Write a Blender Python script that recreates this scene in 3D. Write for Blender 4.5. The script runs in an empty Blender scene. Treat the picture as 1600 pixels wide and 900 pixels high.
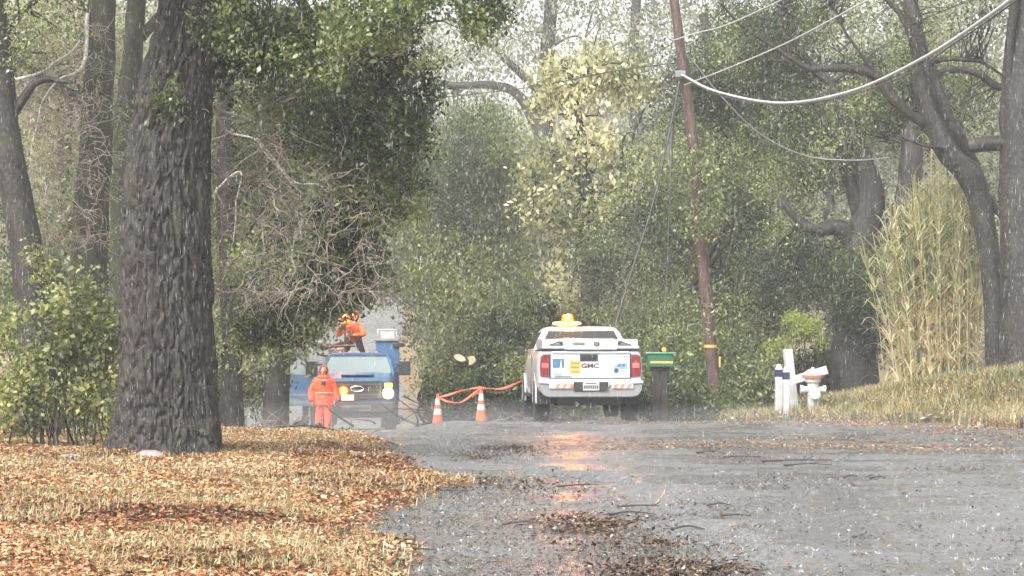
import bpy, math, random
import numpy as np
from mathutils import Vector, Matrix
R = math.radians
rng = np.random.default_rng(7)
random.seed(7)
scn = bpy.context.scene
COL = scn.collection

# ------------------------------------------------------------------ camera, sky, sun, exposure
cam_d = bpy.data.cameras.new('camera'); cam = bpy.data.objects.new('camera', cam_d); COL.objects.link(cam)
cam_d.sensor_width = 36; cam_d.lens = 77.0; cam_d.clip_end = 2000; cam_d.clip_start = 0.2
EYE = 1.6; F = 1600 * 77.0 / 36.0; HZ = 527.0
cam.location = (0, 0, EYE); cam.rotation_euler = (R(90) + math.atan((HZ - 450) / F), 0, 0)
scn.camera = cam
w = bpy.data.worlds.new('World'); scn.world = w; w.use_nodes = True
nt = w.node_tree; bg = nt.nodes['Background']
sky = nt.nodes.new('ShaderNodeTexSky'); sky.sky_type = 'NISHITA'; sky.sun_disc = False
sky.sun_elevation = R(44); sky.sun_rotation = R(-150); sky.air_density = 1.0; sky.dust_density = 6.0; sky.ozone_density = 1.0
hs = nt.nodes.new('ShaderNodeHueSaturation'); hs.inputs['Saturation'].default_value = 0.12
nt.links.new(sky.outputs[0], hs.inputs['Color']); nt.links.new(hs.outputs[0], bg.inputs[0])
bg.inputs[1].default_value = 0.15
sd = bpy.data.lights.new('sun', 'SUN'); sun = bpy.data.objects.new('sun', sd); COL.objects.link(sun)
sd.energy = 1.0; sd.angle = R(12); sd.color = (1.0, 0.97, 0.92)
sun.rotation_euler = (R(46), 0, R(-38))      # light arrives from high, over the photographer's left shoulder
scn.view_settings.view_transform = 'Standard'; scn.view_settings.look = 'None'; scn.view_settings.gamma = 1
scn.view_settings.exposure = 1.52
try: scn.view_settings.use_curve_mapping = False
except Exception: pass
cy = scn.cycles
cy.max_bounces = 6; cy.diffuse_bounces = 3; cy.glossy_bounces = 3; cy.transmission_bounces = 4
cy.transparent_max_bounces = 12; cy.volume_bounces = 1; cy.sample_clamp_indirect = 4; cy.use_adaptive_sampling = True
cy.caustics_reflective = False; cy.caustics_refractive = False

def P(px, py, Y): return np.array([(px - 800) / F * Y, Y, EYE + (HZ - py) / F * Y])

# ------------------------------------------------------------------ helpers
def tag(o, label=None, cat=None, group=None, kind=None):
    if label: o['label'] = label
    if cat: o['category'] = cat
    if group: o['group'] = group
    if kind: o['kind'] = kind
    return o
def empty(name, loc=(0, 0, 0), rz=0, parent=None):
    o = bpy.data.objects.new(name, None); COL.objects.link(o); o.location = loc; o.rotation_euler = (0, 0, rz)
    o.empty_display_size = 0.2
    if parent: o.parent = parent
    return o
def mkobj(name, me, parent=None, loc=(0, 0, 0)):
    o = bpy.data.objects.new(name, me); COL.objects.link(o); o.location = loc
    if parent: o.parent = parent
    return o
def np_mesh(name, V, Fc, mat, tint=None, smooth=False):
    """V (n,3), Fc (m,k) with k 3 or 4"""
    me = bpy.data.meshes.new(name); V = np.asarray(V, np.float32); Fc = np.asarray(Fc, np.int32)
    k = Fc.shape[1]; m = len(Fc)
    me.vertices.add(len(V)); me.vertices.foreach_set('co', V.ravel())
    me.loops.add(m * k); me.loops.foreach_set('vertex_index', Fc.ravel())
    me.polygons.add(m); me.polygons.foreach_set('loop_start', np.arange(0, m * k, k, dtype=np.int32))
    if smooth: me.polygons.foreach_set('use_smooth', np.ones(m, bool))
    if tint is not None:
        a = me.attributes.new('tint', 'FLOAT', 'POINT'); a.data.foreach_set('value', np.asarray(tint, np.float32))
    me.update(calc_edges=True); me.validate()
    if mat: me.materials.append(mat)
    return me

def _hash(ix, iy, iz, s):
    h = (ix.astype(np.int64) * 374761393 + iy.astype(np.int64) * 668265263 + iz.astype(np.int64) * 2147483647 + s * 1274126177) & 0xffffffff
    h = ((h ^ (h >> 13)) * 1274126177) & 0xffffffff
    h = (h ^ (h >> 16)) & 0xffffff
    return h / float(0xffffff)
def vnoise(p, s=0):
    p = np.asarray(p, float)
    if p.shape[-1] == 2: p = np.concatenate([p, np.zeros(p.shape[:-1] + (1,))], -1)
    i = np.floor(p); f = p - i; f = f * f * (3 - 2 * f); i = i.astype(np.int64)
    out = 0
    for dx in (0, 1):
        for dy in (0, 1):
            for dz in (0, 1):
                wgt = (f[..., 0] if dx else 1 - f[..., 0]) * (f[..., 1] if dy else 1 - f[..., 1]) * (f[..., 2] if dz else 1 - f[..., 2])
                out = out + wgt * _hash(i[..., 0] + dx, i[..., 1] + dy, i[..., 2] + dz, s)
    return out
def fbm(p, oct=4, s=0):
    p = np.asarray(p, float); a = 0.5; o = 0; t = 0
    for k in range(oct):
        o = o + a * vnoise(p * 2 ** k, s + k); t += a; a *= 0.5
    return o / t

def catmull(pts, n):
    pts = np.asarray(pts, float); m = len(pts)
    if m == 2: return pts[0] + (pts[1] - pts[0]) * np.linspace(0, 1, n)[:, None]
    e = np.vstack([2 * pts[0] - pts[1], pts, 2 * pts[-1] - pts[-2]])
    t = np.linspace(0, m - 1 - 1e-6, n); i = t.astype(int); f = (t - i)[:, None]
    a, b, c, d = e[i], e[i + 1], e[i + 2], e[i + 3]
    return 0.5 * (2 * b + (c - a) * f + (2 * a - 5 * b + 4 * c - d) * f * f + (3 * b - a - 3 * c + d) * f ** 3)

def tube_arr(path, rad, seg=8):
    path = np.asarray(path, float); n = len(path); rad = np.broadcast_to(np.asarray(rad, float), (n,))
    T = np.gradient(path, axis=0); T /= np.linalg.norm(T, axis=1)[:, None] + 1e-9
    ref = np.array([0, 0, 1.0]) if abs(T[:, 2]).mean() < 0.8 else np.array([0, 1.0, 0])
    A = np.cross(T, ref); A /= np.linalg.norm(A, axis=1)[:, None] + 1e-9
    B = np.cross(T, A)
    th = np.linspace(0, 2 * np.pi, seg, endpoint=False)
    V = path[:, None, :] + rad[:, None, None] * (np.cos(th)[None, :, None] * A[:, None, :] + np.sin(th)[None, :, None] * B[:, None, :])
    i = np.arange(n - 1)[:, None] * seg; j = np.arange(seg)[None, :]; j2 = (j + 1) % seg
    Fq = np.stack([i + j, i + j2, i + seg + j2, i + seg + j], -1).reshape(-1, 4)
    return V.reshape(-1, 3), Fq[:, ::-1]

class Acc:
    """collects quads for one mesh"""
    def __init__(s): s.V = []; s.F = []; s.T = []; s.n = 0
    def add(s, V, Fq, t=None):
        s.V.append(V); s.F.append(Fq + s.n); s.n += len(V)
        s.T.append(np.zeros(len(V)) if t is None else t)
    def tube(s, pts, r0, r1=None, seg=8, n=None, wob=0, t=0.5):
        pts = np.asarray(pts, float); n = n or max(2, 6 * (len(pts) - 1)); p = catmull(pts, n)
        if wob: p = p + (np.stack([fbm(p * 1.3 + 17 * k, 3, k) for k in range(3)], -1) - 0.5) * wob * np.linspace(0.1, 1, n)[:, None]
        if np.ndim(r0): rr = np.interp(np.linspace(0, 1, n), np.linspace(0, 1, len(r0)), r0)
        else: rr = np.linspace(r0, r0 if r1 is None else r1, n)
        V, Fq = tube_arr(p, rr, seg); s.add(V, Fq, np.full(len(V), t)); return p
    def mesh(s, name, mat, smooth=True):
        return np_mesh(name, np.vstack(s.V), np.vstack(s.F), mat, np.concatenate(s.T), smooth)

class MB:
    """hard-surface builder"""
    def __init__(s): s.v = []; s.f = []
    def poly(s, pts, faces):
        b = len(s.v); s.v += [tuple(map(float, p)) for p in pts]; s.f += [tuple(b + i for i in f) for f in faces]; return s
    def box(s, x0, x1, y0, y1, z0, z1):
        return s.poly([(x, y, z) for x in (x0, x1) for y in (y0, y1) for z in (z0, z1)],
                      [(0, 1, 3, 2), (4, 6, 7, 5), (0, 4, 5, 1), (2, 3, 7, 6), (0, 2, 6, 4), (1, 5, 7, 3)])
    def prism(s, poly, axis, a, b):
        n = len(poly)
        def mk(u, v, t): return {'x': (t, u, v), 'y': (u, t, v), 'z': (u, v, t)}[axis]
        pts = [mk(u, v, a) for u, v in poly] + [mk(u, v, b) for u, v in poly]
        return s.poly(pts, [tuple(range(n))[::-1], tuple(range(n, 2 * n))] + [(i, (i + 1) % n, n + (i + 1) % n, n + i) for i in range(n)])
    def loft(s, rings):
        n = len(rings[0]); pts = [p for r in rings for p in r]; fs = [tuple(range(n))[::-1], tuple(range((len(rings) - 1) * n, len(rings) * n))]
        for k in range(len(rings) - 1):
            for i in range(n): fs.append((k * n + i, k * n + (i + 1) % n, (k + 1) * n + (i + 1) % n, (k + 1) * n + i))
        return s.poly(pts, fs)
    def tube(s, pts, r, seg=8, n=None, r1=None):
        p = catmull(pts, n or len(pts)) if n else np.asarray(pts, float)
        V, Fq = tube_arr(p, np.linspace(r, r1 if r1 is not None else r, len(p)), seg); k = len(p)
        return s.poly(V, [tuple(f) for f in Fq] + [tuple(range(seg)), tuple(range((k - 1) * seg, k * seg))])
    def lathe(s, prof, c=(0, 0, 0), axis='z', seg=24):
        rings = []
        for r, h in prof:
            r = max(r, 0.0005); ring = []
            for i in range(seg):
                a = 2 * math.pi * i / seg; u, v = r * math.cos(a), r * math.sin(a)
                q = {'z': (u, v, h), 'x': (h, u, v), 'y': (u, h, v)}[axis]
                ring.append((q[0] + c[0], q[1] + c[1], q[2] + c[2]))
            rings.append(ring)
        return s.loft(rings)
    def build(s, name, mat, parent=None, bevel=0, smooth=True, loc=(0, 0, 0), seg=2):
        me = bpy.data.meshes.new(name); me.from_pydata(s.v, [], s.f); me.update()
        import bmesh
        bm = bmesh.new(); bm.from_mesh(me); bmesh.ops.recalc_face_normals(bm, faces=bm.faces); bm.to_mesh(me); bm.free()
        if smooth:
            me.polygons.foreach_set('use_smooth', np.ones(len(me.polygons), bool)); me.set_sharp_from_angle(angle=R(38))
        me.materials.append(mat); o = mkobj(name, me, parent, loc)
        if bevel:
            m = o.modifiers.new('bevel', 'BEVEL'); m.width = bevel; m.segments = seg; m.limit_method = 'ANGLE'; m.angle_limit = R(30)
        return o

# ------------------------------------------------------------------ materials
MATS = {}
def newmat(name):
    m = bpy.data.materials.new(name); m.use_nodes = True; n = m.node_tree; p = n.nodes['Principled BSDF']; MATS[name] = m
    return m, n, p
def N(n, t, **kw):
    x = n.nodes.new(t)
    for k, v in kw.items():
        if k in x.inputs: x.inputs[k].default_value = v
        else: setattr(x, k, v)
    return x
def ramp(n, fac, stops, interp='LINEAR'):
    r = n.nodes.new('ShaderNodeValToRGB'); r.color_ramp.interpolation = interp; e = r.color_ramp.elements
    while len(e) < len(stops): e.new(0.5)
    for k, (p, c) in enumerate(stops):
        e[k].position = p; e[k].color = (c, c, c, 1) if np.isscalar(c) else (*c, 1)
    n.links.new(fac, r.inputs[0]); return r
def bump(n, p, h, strength=0.3, dist=0.02):
    b = n.nodes.new('ShaderNodeBump'); b.inputs['Strength'].default_value = strength; b.inputs['Distance'].default_value = dist
    n.links.new(h, b.inputs['Height']); n.links.new(b.outputs[0], p.inputs['Normal'])
def simple(name, col, rough=0.5, metal=0, grime=0.15, coat=0, spec=0.5, scale=6):
    m, n, p = newmat(name)
    tc = N(n, 'ShaderNodeTexCoord'); no = N(n, 'ShaderNodeTexNoise', Scale=scale, Detail=5.0); n.links.new(tc.outputs['Object'], no.inputs['Vector'])
    c = np.array(col); r = ramp(n, no.outputs[0], [(0.3, tuple(c * (1 - grime))), (0.65, tuple(c))])
    n.links.new(r.outputs[0], p.inputs['Base Color'])
    rr = ramp(n, no.outputs[0], [(0.3, min(1, rough + 0.15)), (0.7, rough)]); n.links.new(rr.outputs[0], p.inputs['Roughness'])
    p.inputs['Metallic'].default_value = metal; p.inputs['Coat Weight'].default_value = coat; p.inputs['Coat Roughness'].default_value = 0.08
    p.inputs['Specular IOR Level'].default_value = spec
    return m
def emis(name, col, strength):
    m, n, p = newmat(name); p.inputs['Base Color'].default_value = (*col, 1); p.inputs['Emission Color'].default_value = (*col, 1)
    p.inputs['Emission Strength'].default_value = strength; return m
def leafmat(name, stops, trans=0.35, rough=0.4):
    m, n, p = newmat(name); at = N(n, 'ShaderNodeAttribute', attribute_name='tint')
    r = ramp(n, at.outputs['Fac'], stops); n.links.new(r.outputs[0], p.inputs['Base Color'])
    p.inputs['Roughness'].default_value = rough; p.inputs['Specular IOR Level'].default_value = 0.6
    tl = N(n, 'ShaderNodeBsdfTranslucent'); n.links.new(r.outputs[0], tl.inputs[0])
    mx = N(n, 'ShaderNodeMixShader'); mx.inputs[0].default_value = trans
    n.links.new(p.outputs[0], mx.inputs[1]); n.links.new(tl.outputs[0], mx.inputs[2])
    n.links.new(mx.outputs[0], n.nodes['Material Output'].inputs[0]); return m
def barkmat(name, dark, mid, light, scale=1.0, moss=None, zs=0.9):
    m, n, p = newmat(name); tc = N(n, 'ShaderNodeTexCoord'); mp = N(n, 'ShaderNodeMapping'); mp.inputs['Scale'].default_value = (5 * scale, 5 * scale, zs * scale)
    n.links.new(tc.outputs['Object'], mp.inputs[0])
    no = N(n, 'ShaderNodeTexNoise', Scale=2.2, Detail=9.0, Roughness=0.65, Distortion=0.6); n.links.new(mp.outputs[0], no.inputs['Vector'])
    r = ramp(n, no.outputs[0], [(0.32, dark), (0.5, mid), (0.72, light)])
    n2 = N(n, 'ShaderNodeTexNoise', Scale=1.7, Detail=6.0, Roughness=0.6); n.links.new(tc.outputs['Object'], n2.inputs['Vector'])
    mk = ramp(n, n2.outputs[0], [(0.52, 0.0), (0.66, 0.75)])
    mix = N(n, 'ShaderNodeMix', data_type='RGBA'); n.links.new(mk.outputs[0], mix.inputs[0]); n.links.new(r.outputs[0], mix.inputs[6])
    mix.inputs[7].default_value = (*(moss or light), 1); n.links.new(mix.outputs[2], p.inputs['Base Color'])
    p.inputs['Roughness'].default_value = 0.6; p.inputs['Specular IOR Level'].default_value = 0.4; bump(n, p, no.outputs[0], 0.9, 0.04 / scale); return m

M_bark = barkmat('oak_bark', (0.003, 0.0025, 0.002), (0.017, 0.013, 0.011), (0.075, 0.061, 0.053), 1.7, (0.042, 0.039, 0.028), 2.6)
M_bark2 = barkmat('mossy_bark', (0.009, 0.008, 0.006), (0.032, 0.029, 0.019), (0.075, 0.075, 0.05), 1.4, (0.055, 0.072, 0.024))
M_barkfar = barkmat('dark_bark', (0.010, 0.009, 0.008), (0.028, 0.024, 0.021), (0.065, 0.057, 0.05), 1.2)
M_lichen = barkmat('pale_lichen_twig', (0.22, 0.20, 0.17), (0.45, 0.42, 0.37), (0.72, 0.70, 0.62), 3.0)
M_tangle = barkmat('brown_twig', (0.13, 0.105, 0.08), (0.28, 0.235, 0.185), (0.52, 0.47, 0.39), 3.0)
M_pole = barkmat('pole_wood', (0.022, 0.015, 0.012), (0.075, 0.046, 0.036), (0.16, 0.105, 0.085), 2.2, (0.05, 0.03, 0.024))
M_darkwood = barkmat('wet_dark_wood', (0.012, 0.01, 0.009), (0.03, 0.025, 0.022), (0.07, 0.06, 0.05), 2.5)
L_oak = leafmat('oak_leaf', [(0, (0.014, 0.024, 0.007)), (0.35, (0.05, 0.078, 0.020)), (0.7, (0.13, 0.18, 0.045)), (1, (0.34, 0.37, 0.14))], 0.35, 0.25)
L_shrub = leafmat('shrub_leaf', [(0, (0.045, 0.065, 0.02)), (0.5, (0.13, 0.17, 0.05)), (1, (0.42, 0.42, 0.15))], 0.4, 0.4)
L_mid = leafmat('mid_leaf', [(0, (0.022, 0.034, 0.011)), (0.42, (0.092, 0.125, 0.040)), (0.78, (0.22, 0.265, 0.090)), (1, (0.48, 0.50, 0.24))], 0.45, 0.45)
L_dark = leafmat('dark_evergreen_leaf', [(0, (0.035, 0.05, 0.02)), (0.5, (0.11, 0.142, 0.053)), (1, (0.27, 0.31, 0.12))], 0.45, 0.45)
L_yellow = leafmat('yellow_leaf', [(0, (0.16, 0.18, 0.08)), (0.4, (0.42, 0.42, 0.20)), (1, (0.82, 0.76, 0.46))], 0.45, 0.5)
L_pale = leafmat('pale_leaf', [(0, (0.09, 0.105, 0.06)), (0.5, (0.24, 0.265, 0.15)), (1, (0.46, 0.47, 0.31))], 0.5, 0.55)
L_lime = leafmat('lime_leaf', [(0, (0.08, 0.11, 0.025)), (0.5, (0.27, 0.34, 0.06)), (1, (0.50, 0.54, 0.14))], 0.5, 0.4)
L_reed = leafmat('reed_leaf', [(0, (0.14, 0.17, 0.07)), (0.35, (0.38, 0.41, 0.20)), (0.65, (0.60, 0.56, 0.32)), (1, (0.72, 0.60, 0.38))], 0.4, 0.5)
L_litter = leafmat('litter', [(0, (0.02, 0.012, 0.008)), (0.25, (0.09, 0.042, 0.022)), (0.48, (0.33, 0.125, 0.05)), (0.72, (0.44, 0.26, 0.11)), (1, (0.68, 0.54, 0.34))], 0.15, 0.5)
L_debris = leafmat('wet_debris', [(0, (0.02, 0.013, 0.009)), (0.5, (0.09, 0.055, 0.035)), (0.85, (0.22, 0.15, 0.09)), (1, (0.5, 0.42, 0.32))], 0.05, 0.35)
L_grass = leafmat('bank_grass', [(0, (0.10, 0.12, 0.04)), (0.45, (0.24, 0.23, 0.10)), (0.8, (0.42, 0.34, 0.18)), (1, (0.55, 0.46, 0.28))], 0.3, 0.5)

# ------------------------------------------------------------------ terrain
def sstep(a, b, x): t = np.clip((x - a) / (b - a), 0, 1); return t * t * (3 - 2 * t)
_ly = [-30, 8, 14.7, 20, 22.5, 24.6, 27, 29.5, 33.6, 38, 43, 50, 58, 75, 110, 150, 220, 400]
_lx = [-1.7, -1.2, -1.15, -1.45, -1.1, -0.62, -1.35, -1.7, -2.1, -3.0, -4.2, -5.6, -7.6, -10.5, -13, -15.5, -21, -36]
_ry = [-30, 32, 34, 36, 38, 42.8, 44.5, 50, 58, 75, 110, 150, 220, 400]
_rx = [60, 40, 22, 13, 9, 6.0, 4.3, 2.6, -0.6, -3.8, -5.9, -7.5, -11, -26]
def roadd(x, y):
    xl = np.interp(y, _ly, _lx); xr = np.interp(y, _ry, _rx)
    n = (fbm(np.stack([x * 1.4, y * 0.7], -1), 4, 3) - 0.5)
    return np.minimum((x - xl), (xr - x) * 0.6) + n * 0.75
def ground(x, y):
    x = np.asarray(x, float); y = np.asarray(y, float)
    h = np.interp(y, [-30, 36, 41, 46, 52, 58, 66, 75, 90, 110, 140, 180, 250, 400], [0, 0, 0.0, -0.22, -0.6, -0.88, -1.15, -1.25, -0.8, 0.2, 1.8, 4.6, 11, 26])
    # right bank
    xr = np.interp(y, _ry, _rx)
    t = sstep(0, 6.5, x - xr + (y - 38) * 0.25) * (y > 30)
    h = h + t * np.clip(0.155 * (x - 4.2), 0, 1.1) * sstep(34, 45, y)
    h = h + sstep(8, 60, x) * sstep(46, 120, y) * 4
    # left verge and woodland floor
    xl = np.interp(y, _ly, _lx)
    h = h + sstep(0, 2.2, xl - x) * 0.10 * (1 - .7 * sstep(30, 38, y)) + sstep(4, 14, xl - x) * 0.15 * sstep(20, 40, y)
    h = h - sstep(-1.0, -3.0, x) * sstep(36.5, 43, y) * 0.42 * (1 - sstep(48, 58, y))
    h = h + sstep(6, 50, xl - x) * sstep(40, 110, y) * 7
    return h
def ground_n(x, y):
    p = np.stack([x, y], -1); g = ground(x, y)
    off = sstep(0.15, -0.5, roadd(x, y))
    return g + off * ((fbm(p * 1.1, 4, 9) - 0.5) * 0.16 + 0.03) - 0.22 * sstep(-0.25, 0.25, roadd(x, y))
def gz(x, y): return float(ground(np.array([x]), np.array([y]))[0])
def grid(name, x0, x1, nx, y0, y1, ny, zf, mat, ypow=1.0):
    xs = np.linspace(x0, x1, nx); ys = y0 + (y1 - y0) * np.linspace(0, 1, ny) ** ypow
    X, Y = np.meshgrid(xs, ys); Z = zf(X, Y); V = np.stack([X, Y, Z], -1).reshape(-1, 3)
    i = np.arange(ny - 1)[:, None] * nx; j = np.arange(nx - 1)[None, :]
    Fq = np.stack([i + j, i + j + 1, i + nx + j + 1, i + nx + j], -1).reshape(-1, 4)
    return np_mesh(name, V, Fq, mat, None, True)

# soil / verge material
m, n, p = newmat('woodland_floor'); tc = N(n, 'ShaderNodeTexCoord')
a = N(n, 'ShaderNodeTexNoise', Scale=14.0, Detail=8.0, Roughness=0.75); n.links.new(tc.outputs['Object'], a.inputs['Vector'])
b = N(n, 'ShaderNodeTexNoise', Scale=0.35, Detail=4.0); n.links.new(tc.outputs['Object'], b.inputs['Vector'])
r1 = ramp(n, a.outputs[0], [(0.3, (0.06, 0.035, 0.018)), (0.5, (0.22, 0.12, 0.055)), (0.68, (0.42, 0.28, 0.13))])
r2 = ramp(n, a.outputs[0], [(0.3, (0.05, 0.045, 0.02)), (0.5, (0.15, 0.13, 0.06)), (0.7, (0.30, 0.27, 0.13))])
mk = ramp(n, b.outputs[0], [(0.42, 0.0), (0.58, 1.0)])
mx = N(n, 'ShaderNodeMix', data_type='RGBA'); n.links.new(mk.outputs[0], mx.inputs[0]); n.links.new(r1.outputs[0], mx.inputs[6]); n.links.new(r2.outputs[0], mx.inputs[7])
n.links.new(mx.outputs[2], p.inputs['Base Color']); p.inputs['Roughness'].default_value = 0.7; bump(n, p, a.outputs[0], 0.8, 0.04)
M_floor = m
# wet road material
m, n, p = newmat('wet_asphalt'); tc = N(n, 'ShaderNodeTexCoord')
mp = N(n, 'ShaderNodeMapping'); mp.inputs['Scale'].default_value = (0.55, 0.8, 1); n.links.new(tc.outputs['Object'], mp.inputs[0])
pud = N(n, 'ShaderNodeTexNoise', Scale=0.9, Detail=7.0, Roughness=0.6, Distortion=0.4); n.links.new(mp.outputs[0], pud.inputs['Vector'])
gr = N(n, 'ShaderNodeTexNoise', Scale=30.0, Detail=8.0, Roughness=0.8); n.links.new(tc.outputs['Object'], gr.inputs['Vector'])
agg = N(n, 'ShaderNodeTexVoronoi', Scale=55.0); n.links.new(tc.outputs['Object'], agg.inputs['Vector'])
md = N(n, 'ShaderNodeTexNoise', Scale=2.3, Detail=8.0, Roughness=0.7); n.links.new(tc.outputs['Object'], md.inputs['Vector'])
c1 = ramp(n, gr.outputs[0], [(0.3, (0.035, 0.035, 0.038)), (0.5, (0.105, 0.105, 0.107)), (0.62, (0.19, 0.19, 0.187)), (0.74, (0.30, 0.295, 0.285))])
c2 = ramp(n, md.outputs[0], [(0.55, 0.0), (0.68, 0.85)])
mx = N(n, 'ShaderNodeMix', data_type='RGBA'); n.links.new(c2.outputs[0], mx.inputs[0]); n.links.new(c1.outputs[0], mx.inputs[6]); mx.inputs[7].default_value = (0.16, 0.115, 0.085, 1)
n.links.new(mx.outputs[2], p.inputs['Base Color'])
rr = ramp(n, pud.outputs[0], [(0.38, 0.08), (0.48, 0.22), (0.6, 0.5)]); n.links.new(rr.outputs[0], p.inputs['Roughness'])
p.inputs['Specular IOR Level'].default_value = 1.0
rip = N(n, 'ShaderNodeTexNoise', Scale=9.0, Detail=4.0); n.links.new(tc.outputs['Object'], rip.inputs['Vector'])
wv = N(n, 'ShaderNodeTexNoise', Scale=2.6, Detail=5.0, Roughness=0.6); n.links.new(mp.outputs[0], wv.inputs['Vector'])
w4 = N(n, 'ShaderNodeMath', operation='MULTIPLY'); n.links.new(wv.outputs[0], w4.inputs[0]); w4.inputs[1].default_value = 3.0
ad = N(n, 'ShaderNodeMath', operation='ADD'); n.links.new(rip.outputs[0], ad.inputs[0]); n.links.new(gr.outputs[0], ad.inputs[1])
ad2 = N(n, 'ShaderNodeMath', operation='ADD'); n.links.new(ad.outputs[0], ad2.inputs[0]); n.links.new(w4.outputs[0], ad2.inputs[1])
bump(n, p, ad2.outputs[0], 0.6, 0.016); M_road = m

def ground_sheet():
    # one sheet, fine near the picture, coarse far away
    xs = np.unique(np.concatenate([np.linspace(-170, -14, 40), np.linspace(-14, 16, 380), np.linspace(16, 170, 40)]))
    ys = np.unique(np.concatenate([np.linspace(-30, 11, 16), np.linspace(11, 60, 560), np.linspace(60, 400, 170)]))
    X, Y = np.meshgrid(xs, ys); nx = len(xs); ny = len(ys)
    V = np.stack([X, Y, ground_n(X, Y)], -1).reshape(-1, 3)
    i = np.arange(ny - 1)[:, None] * nx; j = np.arange(nx - 1)[None, :]
    Fq = np.stack([i + j, i + j + 1, i + nx + j + 1, i + nx + j], -1).reshape(-1, 4)
    return np_mesh('ground', V, Fq, M_floor, None, True)
tag(mkobj('ground', ground_sheet()), kind='structure')
def roadz(X, Y):
    d = roadd(X, Y); p2 = np.stack([X, Y], -1)
    z = ground(X, Y) + 0.03 * sstep(-0.1, 0.35, d) - 0.35 * sstep(0.0, -0.5, d)
    z += (fbm(p2 * 0.7, 4, 21) - 0.5) * 0.06 * sstep(0, 1.5, d)
    # broken, washed-out edge: worn trough with a crumbled lip
    e = X - np.interp(Y, [10, 14.7, 20, 25, 29, 33, 38], [2.2, 1.6, 1.5, 1.1, -0.1, -0.7, -1.5]) + (fbm(p2 * 1.1, 4, 33) - 0.5) * 1.6
    z -= 0.09 * sstep(0.22, -0.05, e) * sstep(40, 36, Y) * sstep(0, 0.4, d)
    z += (fbm(p2 * 5, 3, 41) - 0.5) * 0.022
    return z
xs = np.unique(np.concatenate([np.linspace(-40, -9, 16), np.linspace(-9, 12, 260), np.linspace(12, 60, 30)]))
ys = np.unique(np.concatenate([np.linspace(-30, 11, 12), np.linspace(11, 48, 520), np.linspace(48, 110, 160), np.linspace(110, 390, 60)]))
X, Y = np.meshgrid(xs, ys); V = np.stack([X, Y, roadz(X, Y)], -1).reshape(-1, 3); nx, ny = len(xs), len(ys)
i = np.arange(ny - 1)[:, None] * nx; j = np.arange(nx - 1)[None, :]
Fq = np.stack([i + j, i + j + 1, i + nx + j + 1, i + nx + j], -1)
keep = roadd(X, Y)[:-1, :-1] > -0.7
tag(mkobj('road', np_mesh('road', V, Fq[keep], M_road, None, True)), kind='structure')

# ------------------------------------------------------------------ haze
m = bpy.data.materials.new('rain_haze'); m.use_nodes = True; n = m.node_tree; n.nodes.remove(n.nodes['Principled BSDF'])
pv = n.nodes.new('ShaderNodeVolumePrincipled'); pv.inputs['Color'].default_value = (0.97, 0.985, 1, 1); pv.inputs['Density'].default_value = 0.0014
pv.inputs['Anisotropy'].default_value = 0.2
n.links.new(pv.outputs[0], n.nodes['Material Output'].inputs['Volume'])
hb = MB().box(-175, 175, -35, 405, -3, 75).build('haze', m, smooth=False); tag(hb, 'pale rain haze filling the air of the whole lane', 'haze', kind='stuff')

m = bpy.data.materials.new('spray'); m.use_nodes = True; n = m.node_tree; n.nodes.remove(n.nodes['Principled BSDF'])
pv = n.nodes.new('ShaderNodeVolumePrincipled'); pv.inputs['Color'].default_value = (0.98, 0.99, 1, 1); pv.inputs['Density'].default_value = 0.016
n.links.new(pv.outputs[0], n.nodes['Material Output'].inputs['Volume'])
hb = MB().box(-7, 16, 37, 57, -1.8, .26).build('spray_mist', m, smooth=False); tag(hb, 'pale low mist of rain spray lying over the crest of the road', 'mist', kind='stuff')

# ------------------------------------------------------------------ foliage
def leaves(C, tC, n_per, cr, size, droop=0.3, flat=1.0, aspect=0.5, sizevar=0.4, g=rng, tv=0.20):
    """leaf quads round cluster centres C; returns V,F,tint"""
    k = len(C); idx = np.repeat(np.arange(k), n_per); m = len(idx)
    off = g.normal(size=(m, 3)) * cr * np.array([1, 1, flat]); c = C[idx] + off
    ax = g.normal(size=(m, 3)); ax[:, 2] -= droop * 2; ax /= np.linalg.norm(ax, axis=1)[:, None]
    s = np.cross(ax, g.normal(size=(m, 3))); s /= np.linalg.norm(s, axis=1)[:, None] + 1e-9
    nn = np.cross(ax, s); L = size * (1 + sizevar * g.normal(size=m)).clip(0.4, 2)[:, None]; W = L * aspect * 0.5
    v0 = c - ax * L * 0.5; v2 = c + ax * L * 0.5; v1 = c + s * W + nn * W * 0.25 - ax * L * 0.05; v3 = c - s * W + nn * W * 0.25 - ax * L * 0.05
    V = np.stack([v0, v1, v2, v3], 1).reshape(-1, 3); Fq = np.arange(m * 4).reshape(-1, 4)
    t = (tC[idx] + g.normal(size=m) * tv).clip(0, 1)
    return V, Fq, np.repeat(t, 4)
def fill(ells, n, g=rng, cut=0.42, freq=0.8, shell=0.45, seed=0):
    """cluster centres spread through ellipsoids (cx,cy,cz,rx,ry,rz), broken up by noise"""
    vol = np.array([e[3] * e[4] * e[5] for e in ells]) ** 0.75; vol = vol / vol.sum(); out = []; tot = 0
    while tot < n:
        k = g.choice(len(ells), size=n, p=vol); d = g.normal(size=(n, 3)); d /= np.linalg.norm(d, axis=1)[:, None]
        r = g.random(n) ** shell; E = np.array(ells)[k]
        r = r * (0.75 + 0.5 * fbm(d * 2.2 + k[:, None] * 7.3, 3, seed + 5))
        q = E[:, :3] + d * r[:, None] * E[:, 3:]
        q = q[fbm(q * freq + seed * 3.1, 3, seed) > cut]; out.append(q); tot += len(q)
    return np.vstack(out)[:n]
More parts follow.
